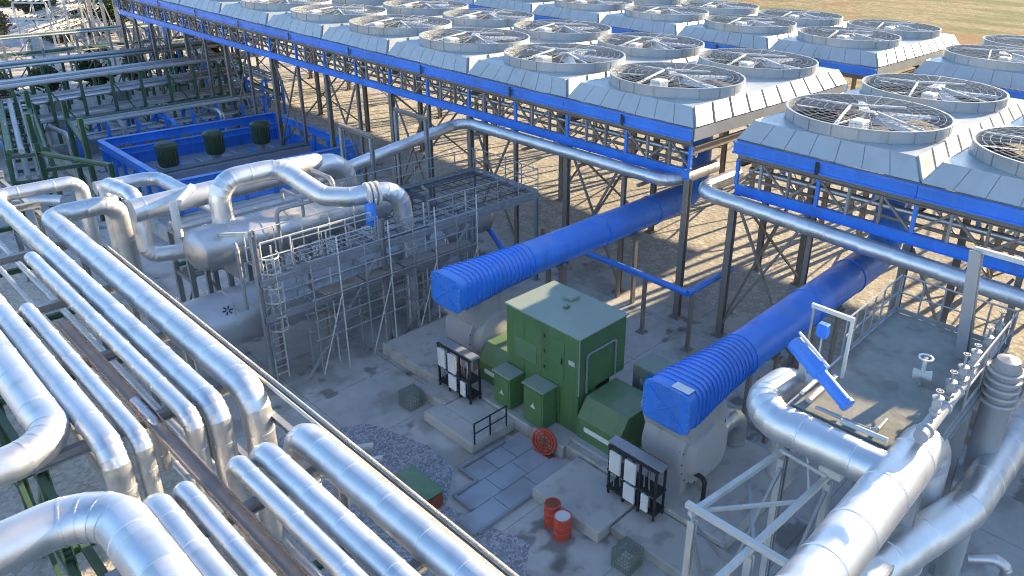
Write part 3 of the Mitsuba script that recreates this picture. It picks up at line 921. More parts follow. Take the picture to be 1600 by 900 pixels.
loop('insulated_pipe', 'largest silver clad pipe along the yard edge of the rack', 5.98, 0.34, None, 2.6, head=[(-31.4, 9.1, 3.2), (-31.4, 9.1, ZR), (-31.4, 6.15, ZR)][0:0] + [(-30.9, 8.2, 2.0), (-30.9, 8.2, ZR), (-30.9, 6.0, ZR)])
loop('insulated_pipe', 'second silver clad pipe from the yard edge of the rack', 5.15, 0.26, None, 2.6, head=[(-34.4, 8.0, 2.0), (-34.4, 8.0, ZR), (-34.4, 5.15, ZR)])
loop('insulated_pipe', 'third silver clad pipe from the yard edge of the rack', 4.62, 0.20, -27.4, 2.4)
loop('insulated_pipe', 'thin silver clad pipe in the middle of the rack', 3.58, 0.18, -23.7, 2.4)
loop('insulated_pipe', 'silver clad pipe next to the outermost pipe of the rack', 3.05, 0.27, -34.0, 2.6)
pipe('insulated_pipe', 'thick silver pipe turning sideways out of the rack at the left edge', [(-40, 2.42, ZR), (-16.6, 2.42, ZR), (-16.6, -6.0, ZR)], 0.38, bend=0.95)
pipe('insulated_pipe', 'thickest silver pipe coming in from the left edge and turning down the rack in front', [(-14.15, -6.0, ZR), (-14.15, 2.47, ZR), (XEND, 2.47, ZR)], 0.45, bend=1.05)
pipe('insulated_pipe', 'slim dull pipe stub beside the loops of the rack', [(-16.35, 4.1, 4.0), (-16.35, 4.1, 5.2), (-17.6, 4.1, 5.2)], 0.13, mat='alu_dull', n=14)
t = thing('pipe_rack', 'green and grey steel rack carrying the silver pipes in the foreground', 'pipe rack')
for i, x in enumerate([-39, -34, -29, -24.5, -20.5, -16.9, -12.6, -9.0, -5.4]):
    obj('cross_beam', ibeam((x, 1.9, 5.02), (x, 6.45, 5.02), 0.2, 0.24), 'steel_grey', t)
    for y in (2.0, 6.3):
        obj('column', ibeam((x, y, 0.0), (x, y, 4.9), 0.22, 0.22), 'steel_green' if y < 3 else 'steel_grey', t)
    obj('lower_beam', ibeam((x, 1.9, 2.6), (x, 6.4, 2.6), 0.16, 0.2), 'steel_green', t)
for y in (1.95, 6.28):
    for z in (4.75, 2.3):
        obj('side_beam', ibeam((-40, y, z), (-3, y, z), 0.14, 0.18), 'steel_grey' if y > 3 else 'steel_green', t)
for i, (xa, xb) in enumerate([(-34, -29), (-20.5, -16.9), (-12.6, -9.0)]):
    obj('brace', bar((xa, 1.95, 0.3), (xb, 1.95, 4.6), 0.1), 'steel_green', t)
    obj('brace', bar((xb, 1.85, 0.3), (xa, 1.85, 4.6), 0.1), 'steel_green', t)
t = thing('cable_tray', 'slim pale cable tray running along the yard edge of the pipe rack', 'cable tray')
obj('tray_bed', bx(-27, -3, 6.42, 6.56, 5.40, 5.42), 'steel_pale', t)
obj('tray_side', bx(-27, -3, 6.56, 6.585, 5.38, 5.50), 'steel_pale', t)
obj('tray_side', bx(-27, -3, 6.395, 6.42, 5.38, 5.50), 'steel_pale', t)
obj('tray_cable', rod((-27, 6.48, 5.445), (-3, 6.48, 5.445), 0.022, 6), 'black', t)
t = thing('cable_tray', 'second grey tray lower down inside the rack behind the expansion loops', 'cable tray')
obj('tray_bed', bx(-23, -9, 3.98, 4.24, 5.16, 5.19), 'rusty_tray', t)
obj('tray_side', cat_(bx(-23, -9, 4.24, 4.26, 5.14, 5.28), bx(-23, -9, 3.96, 3.98, 5.14, 5.28)), 'rusty_tray', t)
# small valves hung on the rack pipes
for i, (x, y, z) in enumerate([(-17.2, 4.1, 4.9), (-12.2, 5.6, 4.85), (-11.0, 4.1, 4.85), (-10.2, 5.55, 4.8)]):
    k = thing('drain_valve', ['small pale valve with a hand wheel between the thin pipes left of the loops', 'small valve beside the largest pipe just right of the loops', 'small valve between the thin pipes low in the rack', 'small valve under the second pipe near the bottom edge'][i], 'valve')
    obj('body', place(lathe([(0, -.2), (.1, -.2), (.1, -.12), (.06, -.1), (.1, 0), (.06, .1), (.1, .12), (.1, .2), (0, .2)], 14), (x, y, z), (1, 0, 0)), 'steel_pale', k, smooth=30)
    obj('stem', rod((x, y, z), (x, y, z + 0.32), 0.025, 8), 'steel_grey', k)
    obj('hand_wheel', place(ring_solid(0.1, 0.13, -0.012, 0.012, 18), (x, y, z + 0.32)), 'white', k)
    obj('branch', rod((x - .8, y, z), (x + .8, y, z), 0.045, 8), 'steel_grey', k)
# pipes of the lower level of the rack
pipe('branch_pipe', 'thin grey pipe on the lower tier of the rack, nearer the yard', [(-38, 5.3, 2.85), (-5, 5.3, 2.85)], 0.11, mat='alu_dull', n=12)
pipe('branch_pipe', 'thin grey pipe on the lower tier of the rack, second from the yard', [(-38, 4.7, 2.83), (-5, 4.7, 2.83)], 0.09, mat='alu_dull', n=12)
pipe('branch_pipe', 'brown pipe on the lower tier of the rack, third from the yard', [(-38, 3.4, 2.85), (-5, 3.4, 2.85)], 0.12, mat='steel_brown', n=12)

# ------------------------------------------------------------------ silver pipes along the condensers
pipe('condensate_pipe', 'long silver pipe along the left condenser front that bends towards the heat exchangers', [(-28.6, 14.9, 5.4), (-29.9, 23.75, 6.2), (-16.75, 23.75, 6.28), (-16.75, 27.0, 6.28)], 0.27, bend=0.8)
pipe('condensate_pipe', 'long silver pipe along the right condenser front', [(-15.3, 26.5, 6.35), (-15.3, 23.6, 6.35), (9, 23.6, 5.6)], 0.29, bend=0.8)
t = thing('pipe_bracket_row', 'row of short brown brackets holding the silver pipe below the left condensers', 'bracket')
for x in np.arange(-28.6, -17, 3.475):
    obj('bracket', cat_(bx(x - .06, x + .06, 23.45, 24.2, 5.78, 5.9), bx(x - .06, x + .06, 24.1, 24.22, 5.78, 6.3)), 'steel_brown', t)

# ------------------------------------------------------------------ heat exchangers at left
def vessel(name, label, x, z, r, y0, y1, mat, nbands=5, saddles=()):
    k = thing(name, label, 'vessel')
    prof = [(0, -0.5 * r), (0.45 * r, -0.45 * r), (0.8 * r, -0.28 * r), (0.97 * r, -0.08 * r), (r, 0)]
    L = y1 - y0
    body = [(r, 0)]
    for i in range(1, nbands + 1):
        s = L * i / (nbands + 1)
        body += [(r, s - .04), (r + .02, s - .03), (r + .02, s + .03), (r, s + .04)]
    body += [(r, L)]
    obj('shell', place(lathe(body, 40), (x, y0, z), (0, 1, 0)), mat, k, smooth=30)
    obj('near_head', place(lathe(prof, 40), (x, y0, z), (0, 1, 0)), mat, k, smooth=40)
    obj('far_head', place(lathe([(a, -b) for a, b in prof][::-1], 40), (x, y1, z), (0, 1, 0)), mat, k, smooth=40)
    for y in saddles:
        obj('saddle', cat_(bx(x - 0.8 * r, x + 0.8 * r, y - 0.12, y + 0.12, 0.0 if z < 3 else z - r - 0.5, z - 0.55 * r)), 'steel_grey', k)
    return k


v1 = vessel('vaporizer_vessel', 'silver clad horizontal vessel on the upper level behind the pipe rack', -26.4, 4.7, 0.78, 9.1, 16.5, 'alu_dull', 6, (10.2, 15))
v2 = vessel('preheater_vessel', 'large dull silver horizontal vessel on the lower level under the steel platform', -24.9, 2.55, 1.0, 7.7, 18.0, 'vessel_grey', 6, (9, 13, 17))
obj('flange_mark', place(cat_(*[bar((0.05 * math.cos(a), 0.05 * math.sin(a), 0), (0.17 * math.cos(a), 0.17 * math.sin(a), 0), 0.04, 0.02) for a in np.arange(6) * math.pi / 3]), (-24.15, 8.9, 3.24), (0.74, 0, 0.69)), 'black', v2, label='dark star shaped mark on the near shell')
v3 = vessel('receiver_vessel', 'smaller dark vessel under the platform far from the pipe rack', -27.0, 2.2, 0.75, 15.5, 22.5, 'steel_grey', 4, (16.5, 21.5))

pipe('vapour_pipe', 'big silver pipe running behind the heat exchangers towards the condensers', [(-28.4, 7.9, 5.9), (-28.4, 16.2, 6.1), (-28.4, 16.2, 3.0)], 0.42, bend=0.9)
pipe('vapour_pipe', 'big silver pipe rising from the upper vessel, dipping past the blue actuator', [(-26.6, 10.2, 5.2), (-26.6, 10.2, 6.95), (-26.6, 12.5, 6.95), (-24.9, 13.2, 6.1), (-24.3, 13.9, 6.05), (-23.75, 15.7, 6.1), (-23.75, 15.95, 3.5)], 0.37, bend=0.75)
pipe('vapour_pipe', 'short silver branch joining the big pipe behind the dipping one', [(-26.6, 12.2, 6.9), (-28.4, 14.9, 6.25)], 0.36, seam=0.7)
obj('pipe_sleeve', rod((-23.75, 15.95, 0.0), (-23.75, 15.95, 3.5), 0.26, 20), 'casing', smooth=30, label='grey column below the drop of the dipping silver pipe', cat='column')
pipe('vapour_pipe', 'silver pipe rising, crossing over and dropping in a U beside the upper vessel', [(-31.2, 8.05, 3.0), (-31.2, 8.05, 6.2), (-29.2, 8.3, 6.2), (-28.7, 8.2, 4.0), (-28.4, 9.7, 3.9), (-27.4, 9.9, 4.9)], 0.28, bend=0.42)
pipe('vapour_pipe', 'small brown grey pipe elbow on top of the upper vessel', [(-27.3, 8.9, 5.0), (-27.3, 8.9, 6.2), (-27.6, 9.7, 6.6), (-28.4, 9.9, 6.2)], 0.14, mat='steel_pale', n=14, bend=0.35)
# valve with blue actuator on the dipping pipe
k = thing('control_valve', 'valve on the dipping silver pipe with a blue actuator hanging below its flanges', 'valve')
d = np.array([0.24, 0.96, 0.0])
for o in (-0.18, 0.0, 0.2):
    obj('flange', place(lathe([(0, -.05), (.47, -.05), (.47, .05), (0, .05)], 28), np.array([-23.98, 14.65, 6.08]) + d * o, d), 'steel_pale', k, smooth=30)
obj('actuator', cat_(place(lathe([(0, -0.1), (.2, -0.1), (.2, .55), (.12, .62), (0, .62)], 18), (-23.7, 14.35, 5.75), (0.25, -0.1, -1))), 'blue', k, smooth=30)
obj('bonnet', bx(-23.75, -23.45, 14.15, 14.45, 5.02, 5.22, .02), 'blue', k)

# process platform
t = thing('process_platform', 'grey steel platform structure around the horizontal vessels left of the yard', 'platform')
PX = (-23.2, -27.6)
cols = [(-23.25, 9.7, 6.2), (-23.1, 14.4, 5.4), (-23.2, 18.8, 4.4), (-26.95, 14.95, 4.5), (-27.6, 18.8, 4.4), (-27.7, 22.6, 4.4), (-23.3, 22.6, 4.4), (-27.6, 9.7, 4.6)]
for x, y, h in cols:
    obj('column', cat_(ibeam((x, y, 0.02), (x, y, h), 0.16, 0.16, 0.022), bx(x - .16, x + .16, y - .16, y + .16, 0.004, 0.03)), 'steel_grey', t)
for (p, q) in [((-23.2, 9.7, 4.28), (-23.2, 22.7, 4.28)), ((-27.6, 9.7, 4.28), (-27.7, 22.7, 4.28)), ((-23.2, 9.7, 2.9), (-23.2, 18.8, 2.9)), ((-23.2, 18.8, 4.2), (-27.6, 18.8, 4.2)), ((-23.2, 22.6, 4.28), (-27.7, 22.6, 4.28)), ((-23.2, 14.4, 4.28), (-27.6, 14.4, 4.28))]:
    obj('beam', ibeam(p, q, 0.14, 0.22), 'steel_grey', t)
obj('brace', bar((-23.1, 10.9, 0.03), (-23.1, 14.25, 4.1), 0.09), 'steel_grey', t)
obj('brace', bar((-23.2, 15.0, 0.03), (-23.2, 18.6, 4.0), 0.09), 'steel_grey', t)
gm = [bar((-23.3 - 0.60 * i, 14.6, 4.42), (-23.3 - 0.60 * i, 22.5, 4.42), 0.03, 0.05) for i in range(8)] + [bar((-23.2, 14.6 + 0.4 * i, 4.43), (-27.6, 14.6 + 0.4 * i, 4.43), 0.02, 0.03) for i in range(20)]
obj('deck_grating', cat_(*gm), 'grating', t, kind='stuff')
obj('beam_stub', ibeam((-23.2, 9.7, 6.1), (-27.6, 9.7, 4.7), 0.12, 0.16), 'steel_pale', t)


def handrail(name, label, pts, h=1.1, parent=None, mat='steel_grey', step=1.2):
    k = thing(name, label, 'railing')
    for (p, q) in zip(pts[:-1], pts[1:]):
        p, q = np.asarray(p, float), np.asarray(q, float)
        L = np.linalg.norm(q - p)
        n = max(1, int(round(L / step)))
        for i in range(n + 1):
            c_ = p + (q - p) * i / n
            obj('post', rod(c_, c_ + [0, 0, h], 0.025, 6), mat, k)
        obj('top_rail', rod(p + [0, 0, h], q + [0, 0, h], 0.026, 6), mat, k)
        obj('mid_rail', rod(p + [0, 0, h * .55], q + [0, 0, h * .55], 0.022, 6), mat, k)
        obj('toe_board', bar(p + [0, 0, .08], q + [0, 0, .08], 0.012, 0.14), mat, k)
    return k


handrail('handrail', 'grey handrail along the far side of the process platform', [(-27.6, 14.6, 4.42), (-27.7, 22.6, 4.42)])
handrail('handrail', 'grey handrail along the yard side of the process platform', [(-23.2, 16.6, 4.42), (-23.2, 22.6, 4.42), (-27.6, 22.65, 4.42)])
k = thing('access_walkway', 'narrow grating walkway with rails beside the upper vessel', 'walkway')
obj('grating', cat_(*[bar((-24.6, 10.0 + .25 * i, 4.52), (-23.5, 10.0 + .25 * i, 4.52), .03, .04) for i in range(17)], bar((-24.6, 9.9, 4.5), (-24.6, 14.2, 4.5), .05, .1), bar((-23.5, 9.9, 4.5), (-23.5, 14.2, 4.5), .05, .1)), 'steel_grey', k, kind='stuff')
for y in np.arange(10.0, 14.3, 1.05):
    for x in (-24.62, -23.48):
        obj('post', rod((x, y, 4.5), (x, y, 5.6), .025, 6), 'steel_pale', k)
for x in (-24.62, -23.48):
    for z in (5.05, 5.6):
        obj('rail', rod((x, 10.0, z), (x, 14.2, z), .024, 6), 'steel_pale', k)
g_ = random.Random(5)
for i in range(14):
    y = 9.4 + .62 * i
    x = -24.0 + g_.uniform(-.5, .6)
    z0, z1 = g_.choice([(0.1, 2.9), (2.9, 4.3), (3.2, 5.4), (0.1, 4.2)])
    r_ = g_.uniform(.03, .07)
    pipe('small_bore_pipe', f'thin upright pipe among the platform steel, {["first", "second", "third", "fourth", "fifth", "sixth", "seventh", "eighth", "ninth", "tenth", "eleventh", "twelfth", "thirteenth", "fourteenth"][i]} from the near end', [(x, y, z0), (x, y, z1), (x - .6, y + .2, z1)], r_, mat=g_.choice(['steel_grey', 'alu_dull', 'steel_pale', 'steel_brown']), n=8, seam=0, bend=.15, group='thin upright pipes among the platform steel')
handrail('handrail', 'pale handrail on the near end of the platform beside the caged ladder', [(-23.25, 11.0, 4.4), (-23.2, 14.2, 4.4)], mat='steel_grey')
k = thing('tube_scaffold', 'grey tube scaffold standing between the platform edge and the lower vessel', 'scaffold')
for i_ in range(8):
    y_ = 11.3 + 1.05 * i_
    for x_ in (-23.45, -22.75):
        obj('standard', rod((x_, y_, .01), (x_, y_, 5.4 if i_ % 2 else 4.9), .028, 6), ['steel_grey', 'steel_pale'][i_ % 2], k)
    for z_ in (1.6, 3.2, 4.7):
        obj('transom', rod((-23.5, y_, z_), (-22.7, y_, z_), .025, 6), 'steel_grey', k)
for z_ in (1.65, 2.4, 3.25, 4.0, 4.75):
    for x_ in (-23.45, -22.75):
        obj('ledger', rod((x_, 11.2, z_), (x_, 18.75, z_), .025, 6), 'steel_grey', k)
for i_ in range(0, 7, 2):
    y_ = 11.3 + 1.05 * i_
    obj('diagonal', rod((-22.72, y_, .2), (-22.72, y_ + 1.05, 3.2), .024, 6), 'steel_pale', k)
for i_ in range(4):
    obj('board', bx(-23.4, -22.8, 11.7 + 1.7 * i_, 13.3 + 1.7 * i_, 3.27, 3.31), 'rusty_tray', k)
# caged ladder
k = thing('caged_ladder', 'pale caged ladder on the yard side of the process platform', 'ladder')
lx, ly = -23.75, 10.25
for dy in (-.22, .22):
    obj('stile', bar((lx, ly + dy, 0.05), (lx, ly + dy, 5.3), 0.05), 'steel_pale', k)
for i in range(17):
    obj('rung', rod((lx, ly - .2, 0.3 + 0.29 * i), (lx, ly + .2, 0.3 + 0.29 * i), 0.016, 6), 'steel_pale', k)
for i in range(6):
    z = 2.3 + 0.55 * i
    pts_ = [(lx + 0.62 * math.sin(a), ly + 0.38 * math.cos(a), z) for a in np.linspace(0, math.pi, 9)]
    obj('cage_hoop', cat_(*[bar(p, q, 0.03, 0.05) for p, q in zip(pts_[:-1], pts_[1:])]), 'steel_pale', k)
for a in np.linspace(0.3, math.pi - 0.3, 5):
    x, y = lx + 0.61 * math.sin(a), ly + 0.37 * math.cos(a)
    obj('cage_strap', bar((x, y, 2.3), (x, y, 5.05), 0.03, 0.02), 'steel_pale', k)
# portal frames carrying the silver pipe behind the platform
for i, (xa, xb, y, z0, zt, lb) in enumerate([(-28.6, -31.0, 20.6, 0.0, 7.0, 'tall brown portal frame beside the silver pipe behind the platform'), (-28.0, -30.4, 17.3, 0.0, 6.9, 'shorter portal frame in front of the tall brown one')]):
    k = thing('portal_frame', lb, 'steel frame')
    obj('post', ibeam((xa, y, z0), (xa, y, zt), .16, .16), 'steel_grey', k)
    obj('post', ibeam((xb, y, z0), (xb, y, zt), .16, .16), 'steel_grey', k)
    obj('lintel', ibeam((xa + .1, y, zt + .09), (xb - .1, y, zt + .09), .16, .18), 'steel_brown', k)
# small bore pipework around the vessels
sb = [([(-23.5, 9.9, 1.2), (-23.5, 9.9, 3.2), (-23.5, 17.0, 3.2)], .06), ([(-23.55, 10.5, 3.6), (-23.55, 18.2, 3.6)], .08), ([(-25.2, 11.5, 3.5), (-25.2, 11.5, 5.9), (-25.2, 14.3, 5.9)], .07), ([(-25.6, 14.0, 5.6), (-25.6, 14.0, 6.4), (-27.2, 14.0, 6.4)], .09),
      ([(-24.2, 17.2, 0.2), (-24.2, 17.2, 4.2)], .1), ([(-24.8, 19.5, 0.2), (-24.8, 19.5, 3.9)], .12), ([(-26.9, 12.6, 5.5), (-26.9, 12.6, 6.0), (-25.4, 12.6, 6.0), (-25.4, 12.6, 5.3)], .06), ([(-23.6, 12.2, 0.3), (-23.6, 12.2, 2.5), (-24.4, 12.2, 2.5)], .05)]
sbl = ['thin pipe along the near column of the process platform', 'thin pipe under the platform edge beam', 'thin riser between the two big vessels', 'short looped pipe on top of the upper vessel', 'upright pipe beside the grey column', 'upright pipe under the platform deck', 'small hoop of pipe on the upper vessel', 'short drain pipe in front of the lower vessel']
for (pth, r), lb in zip(sb, sbl):
    pipe('small_bore_pipe', lb, pth, r, mat='steel_grey', n=10, seam=0, bend=r * 3)

# ------------------------------------------------------------------ right hand side: deck, big pipes, lattice, valve
ZD = 6.35
t = thing('valve_deck', 'grey platform deck on tall columns beside the big silver pipes at right', 'platform')
dx0, dx1, dy0, dy1 = -5.75, -2.85, 13.35, 19.3
obj('deck_slab', bx(dx0, dx1, dy0, dy1, ZD - 0.05, ZD, .01), 'terrace', t)
obj('deck_kerb', bx(dx0, dx0 + .06, dy0 + 1.0, dy1, ZD + .001, ZD + .1), 'steel_grey', t)
for (p, q) in [((dx0, dy0, ZD - .17), (dx0, dy1, ZD - .17)), ((dx1, dy0, ZD - .17), (dx1, dy1, ZD - .17)), ((dx0, dy0, ZD - .17), (dx1, dy0, ZD - .17)), ((dx0, dy1, ZD - .17), (dx1, dy1, ZD - .17)), ((dx0, 16.3, ZD - .17), (dx1, 16.3, ZD - .17))]:
    obj('deck_beam', ibeam(p, q, .14, .22), 'steel_grey', t)
for x in (dx0, dx1):
    for y in (dy0 + .1, 16.3, dy1 - .1):
        obj('column', ibeam((x, y, 0.01), (x, y, ZD - .3), .2, .2), 'steel_grey', t)
handrail('handrail', 'grey handrail along the condenser side of the deck at right', [(dx0 + .05, dy1, ZD), (dx1 - .05, dy1, ZD)], step=0.55)
handrail('handrail', 'grey handrail on the left side of the deck at right', [(dx0, 15.9, ZD), (dx0, dy1, ZD)], step=0.6)
handrail('handrail', 'grey handrail on the right side of the deck at right', [(dx1, 15.8, ZD), (dx1, dy1, ZD)])
k = thing('mast_column', 'thick grey column rising in front of the silver condenser pipe at right', 'column')
obj('shaft', ibeam((-3.6, 18.1, ZD), (-3.9, 18.3, 9.1), .26, .26, .03), 'steel_grey', k)
obj('cross_arm', bar((-3.95, 18.3, 9.12), (-1.9, 18.3, 9.12), .1, .12), 'steel_pale', k)
k = thing('hanger_frame', 'slim pale portal frame standing on the left part of the deck', 'steel frame')
obj('post', bar((-5.35, 15.1, ZD), (-5.35, 15.1, 7.85), .07), 'steel_pale', k)
obj('lintel', bar((-6.35, 15.1, 7.9), (-5.31, 15.1, 7.9), .08, .1), 'steel_pale', k)
obj('post', bar((-6.3, 15.1, 5.2), (-6.3, 15.1, 7.85), .04), 'steel_grey', k)
k = thing('signal_lamp', 'small blue box on a thin pole beside the pale portal frame', 'control box')
obj('pole', rod((-5.95, 15.0, ZD - .05), (-5.95, 15.0, 7.25), .025, 8), 'steel_pale', k)
obj('box', bx(-6.07, -5.83, 14.9, 15.1, 7.25, 7.6, .02), 'blue', k)
# actuated valve
k = thing('shutoff_valve', 'large bright blue cylinder actuator slanting over a silver pipe end', 'valve actuator')
a0, a1 = np.array([-6.28, 14.25, 7.28]), np.array([-4.62, 13.75, 6.62])
dd = (a1 - a0) / np.linalg.norm(a1 - a0)
L_ = np.linalg.norm(a1 - a0)
obj('spring_housing', place(lathe([(0, 0), (.17, 0), (.20, .03), (.20, L_ * .5), (0.17, L_ * .52), (0, L_ * .52)], 20), a0, dd), 'blue', k, smooth=30)
obj('cylinder', place(lathe([(0, L_ * .52), (.155, L_ * .52), (.155, L_ * .94), (.175, L_ * .95), (.175, L_), (0, L_)], 20), a0, dd), 'blue', k, smooth=30)
obj('tie_rod', rod(a0 + [0.05, 0.1, .24], a0 + dd * L_ * .55 + np.array([0.05, .1, .22]), .03, 8), 'white', k)
obj('yoke', bar(a0 + dd * L_ * .2 + np.array([0, 0, -.1]), np.array([-6.2, 14.85, 6.0]), .16), 'steel_pale', k)
obj('body', place(lathe([(0, -.25), (.46, -.25), (.46, -.15), (.38, -.12), (.38, .12), (.46, .15), (.46, .25), (0, .25)], 24), np.array([-6.45, 15.1, 5.55]), (0, 0, 1)), 'steel_pale', k, smooth=30)
# big silver pipes
pipe('main_steam_pipe', 'big silver pipe elbow starting below the blue actuator and joining the biggest pipe', [(-6.45, 15.1, 3.0), (-6.45, 15.1, 5.9), (-6.5, 13.0, 6.0), (-3.3, 13.0, 6.0)], 0.42, bend=0.85, gores=6)
pipe('main_steam_pipe', 'biggest silver pipe, end bent down, running out at the bottom right', [(-3.15, 15.0, 2.0), (-3.15, 15.0, 6.0), (-3.25, 2.0, 6.0)], 0.50, bend=0.9, seam=1.1)
pipe('main_steam_pipe', 'thick silver pipe with a kink at the right edge', [(-1.9, 24.0, 4.4), (-2.15, 15.2, 4.4), (-3.0, 12.2, 4.3), (-4.6, 8.5, 4.0)], 0.44, bend=1.6, seam=1.1)
k = thing('cladding_sheet', 'pale metal shelter sheet lit by the sun between the two biggest pipes', 'metal sheet')
obj('sheet', bx(-3.3, -2.6, 9.0, 11.9, 4.92, 4.96), 'white', k)
obj('edge', bx(-2.6, -2.56, 9.0, 11.9, 4.8, 4.98), 'steel_grey', k)
obj('leg', bx(-2.70, -2.61, 11.7, 11.8, 0.0, 4.91), 'steel_grey', k)
obj('leg', bx(-2.70, -2.61, 9.1, 9.2, 0.0, 4.91), 'steel_grey', k)
for i, (x, y) in enumerate([(-1.35, 15.4), (-1.75, 13.6), (-2.1, 12.4)]):
    pipe('vent_pipe', f'{["farthest", "middle", "nearest"][i]} of three small grey gooseneck pipes at the right edge', [(x - .5, y - .2, 3.2), (x, y, 3.35), (x + .25, y + .1, 3.2), (x + .25, y + .1, 0.1)], .12, mat='alu_dull', n=14, seam=0, bend=.3, group='gooseneck pipes at the right edge')
# lattice support
t = thing('lattice_support', 'pale steel lattice support frame in front of the right turbine', 'steel frame')
zl = 5.0
B_ = [((-6.15, 10.3, zl), (-5.75, 13.5, zl)), ((-4.85, 9.0, zl), (-4.6, 13.5, zl)), ((-6.3, 10.38, zl + .13), (-3.6, 10.38, zl + .13))]
for p, q in B_:
    obj('top_beam', bar(p, q, .12, .12), 'steel_pale', t)
obj('top_brace', bar((-6.1, 10.6, zl - .08), (-4.7, 12.3, zl - .08), .07), 'steel_pale', t)
obj('top_brace', bar((-4.75, 10.5, zl - .16), (-5.9, 12.2, zl - .16), .07), 'steel_grey', t)
obj('top_brace', bar((-5.75, 13.3, zl + .1), (-4.6, 13.2, zl + .1), .09), 'steel_pale', t)
for x, y in ((-6.12, 10.38), (-4.78, 10.38), (-5.75, 13.4), (-4.6, 13.4)):
    obj('leg', ibeam((x, y, 0.01), (x, y, zl - .2), .15, .15), 'steel_pale', t)
for (p, q) in (((-6.12, 10.38, 4.6), (-4.78, 10.38, 0.4)), ((-6.12, 10.45, 0.4), (-4.78, 10.45, 4.6)), ((-6.12, 10.5, 4.6), (-5.75, 13.3, .4)), ((-6.05, 10.5, .4), (-5.7, 13.3, 4.6)), ((-4.78, 10.5, .4), (-4.6, 13.3, 4.6)), ((-6.1, 10.38, 2.4), (-4.8, 10.38, 2.4))):
    obj('brace', bar(p, q, .07), 'steel_grey', t)
k = thing('hydraulic_unit', 'small blue motor with pale fittings at the far end of the lattice frame', 'motor')
obj('motor', place(lathe([(0, 0), (.17, 0), (.19, .05), (.19, .4), (.14, .45), (0, .45)], 16), (-5.45, 13.6, 5.1), (0, 0, 1)), 'blue', k, smooth=30)
obj('shaft', rod((-5.3, 13.55, 5.5), (-4.8, 12.9, 4.7), .03, 8), 'steel_pale', k)
obj('bracket', bx(-4.8, -4.3, 13.2, 13.5, 5.08, 5.28, .02), 'steel_pale', k)
# header with valves along the right edge of the deck
k = thing('valve_header', 'grey header with a row of flanged valve stubs along the right edge of the deck', 'pipe header')
obj('header', pipe_mesh([(-3.05, 13.6, 6.75), (-3.1, 19.2, 6.75)], .15, n=16, seam=0.9, band=.03), 'casing', k, smooth=30)
for i_, y_ in enumerate((14.3, 15.1, 15.9, 16.8, 17.7, 18.6)):
    st = obj('valve_stub', place(lathe([(0, 0), (.07, 0), (.07, .14), (.12, .14), (.12, .18), (.06, .2), (.1, .28), (.1, .36), (.06, .44), (.12, .46), (.12, .5), (.03, .52), (.03, .66 + .08 * (i_ % 3)), (0, .66 + .08 * (i_ % 3))], 14), (-3.06, y_, 6.84)), ['casing', 'galv_dark', 'steel_grey'][i_ % 3], k, smooth=30)
    obj('hand_wheel', place(ring_solid(.06, .08, -.012, .012, 14), (-3.06, y_, 7.48 + .08 * (i_ % 3))), 'galv_dark', st)
    obj('support', rod((-3.06, y_, ZD), (-3.06, y_, 6.62), .05, 8), 'steel_grey', k)
k = thing('coil_vessel', 'small grey vessel wrapped in pipe rings at the right edge of the deck', 'vessel')
sx, sy = -2.45, 17.2
obj('shell', place(lathe([(0, 4.0), (.33, 4.0), (.33, 7.0), (.25, 7.2), (0, 7.26)], 24), (sx, sy, 0)), 'galv_dark', k, smooth=30)
for z in np.arange(6.1, 7.0, .2):
    obj('pipe_ring', place(ring_solid(.335, .40, z, z + .06, 24), (sx, sy, 0)), 'casing', k)
obj('skirt', place(lathe([(.28, 0), (.28, 3.998)], 20), (sx, sy, 0)), 'casing', k, smooth=30)
# small pipework lying between the elbow and the deck
for i_, (pth, r_) in enumerate([([(-5.62, 13.6, 6.55), (-5.62, 14.6, 6.55), (-5.62, 14.6, 6.36)], .05), ([(-5.4, 13.5, 6.5), (-5.4, 14.8, 6.5)], .07), ([(-5.2, 13.45, 6.46), (-3.9, 13.5, 6.46), (-3.9, 14.1, 6.46)], .045), ([(-4.6, 13.4, 6.44), (-3.6, 13.45, 6.44)], .06)]):
    pipe('hose_line', ['thin pale pipe along the left edge of the deck turning down at its end', 'short thick pale pipe on the left edge of the deck', 'thin bent pipe along the front edge of the deck', 'short pipe at the front edge of the deck near the biggest silver pipe'][i_], pth, r_, mat=['steel_pale', 'alu_dull', 'steel_grey', 'steel_pale'][i_], n=10, seam=0, bend=.2)
k = thing('top_valve', 'small pale valve with a hand wheel standing alone on the deck', 'valve')
obj('body', place(lathe([(0, -.2), (.12, -.2), (.08, 0), (.12, .2), (0, .2)], 14), (-3.9, 16.1, ZD + .3), (1, .4, 0)), 'steel_pale', k, smooth=30)
obj('bonnet', rod((-3.9, 16.1, ZD + .3), (-3.9, 16.1, ZD + .75), .05, 10), 'steel_pale', k)
obj('hand_wheel', place(ring_solid(.13, .17, -.015, .015, 20), (-3.9, 16.1, ZD + .75)), 'white', k)
obj('stand', rod((-3.9, 16.1, ZD), (-3.9, 16.1, ZD + .3), .04, 8), 'steel_grey', k)
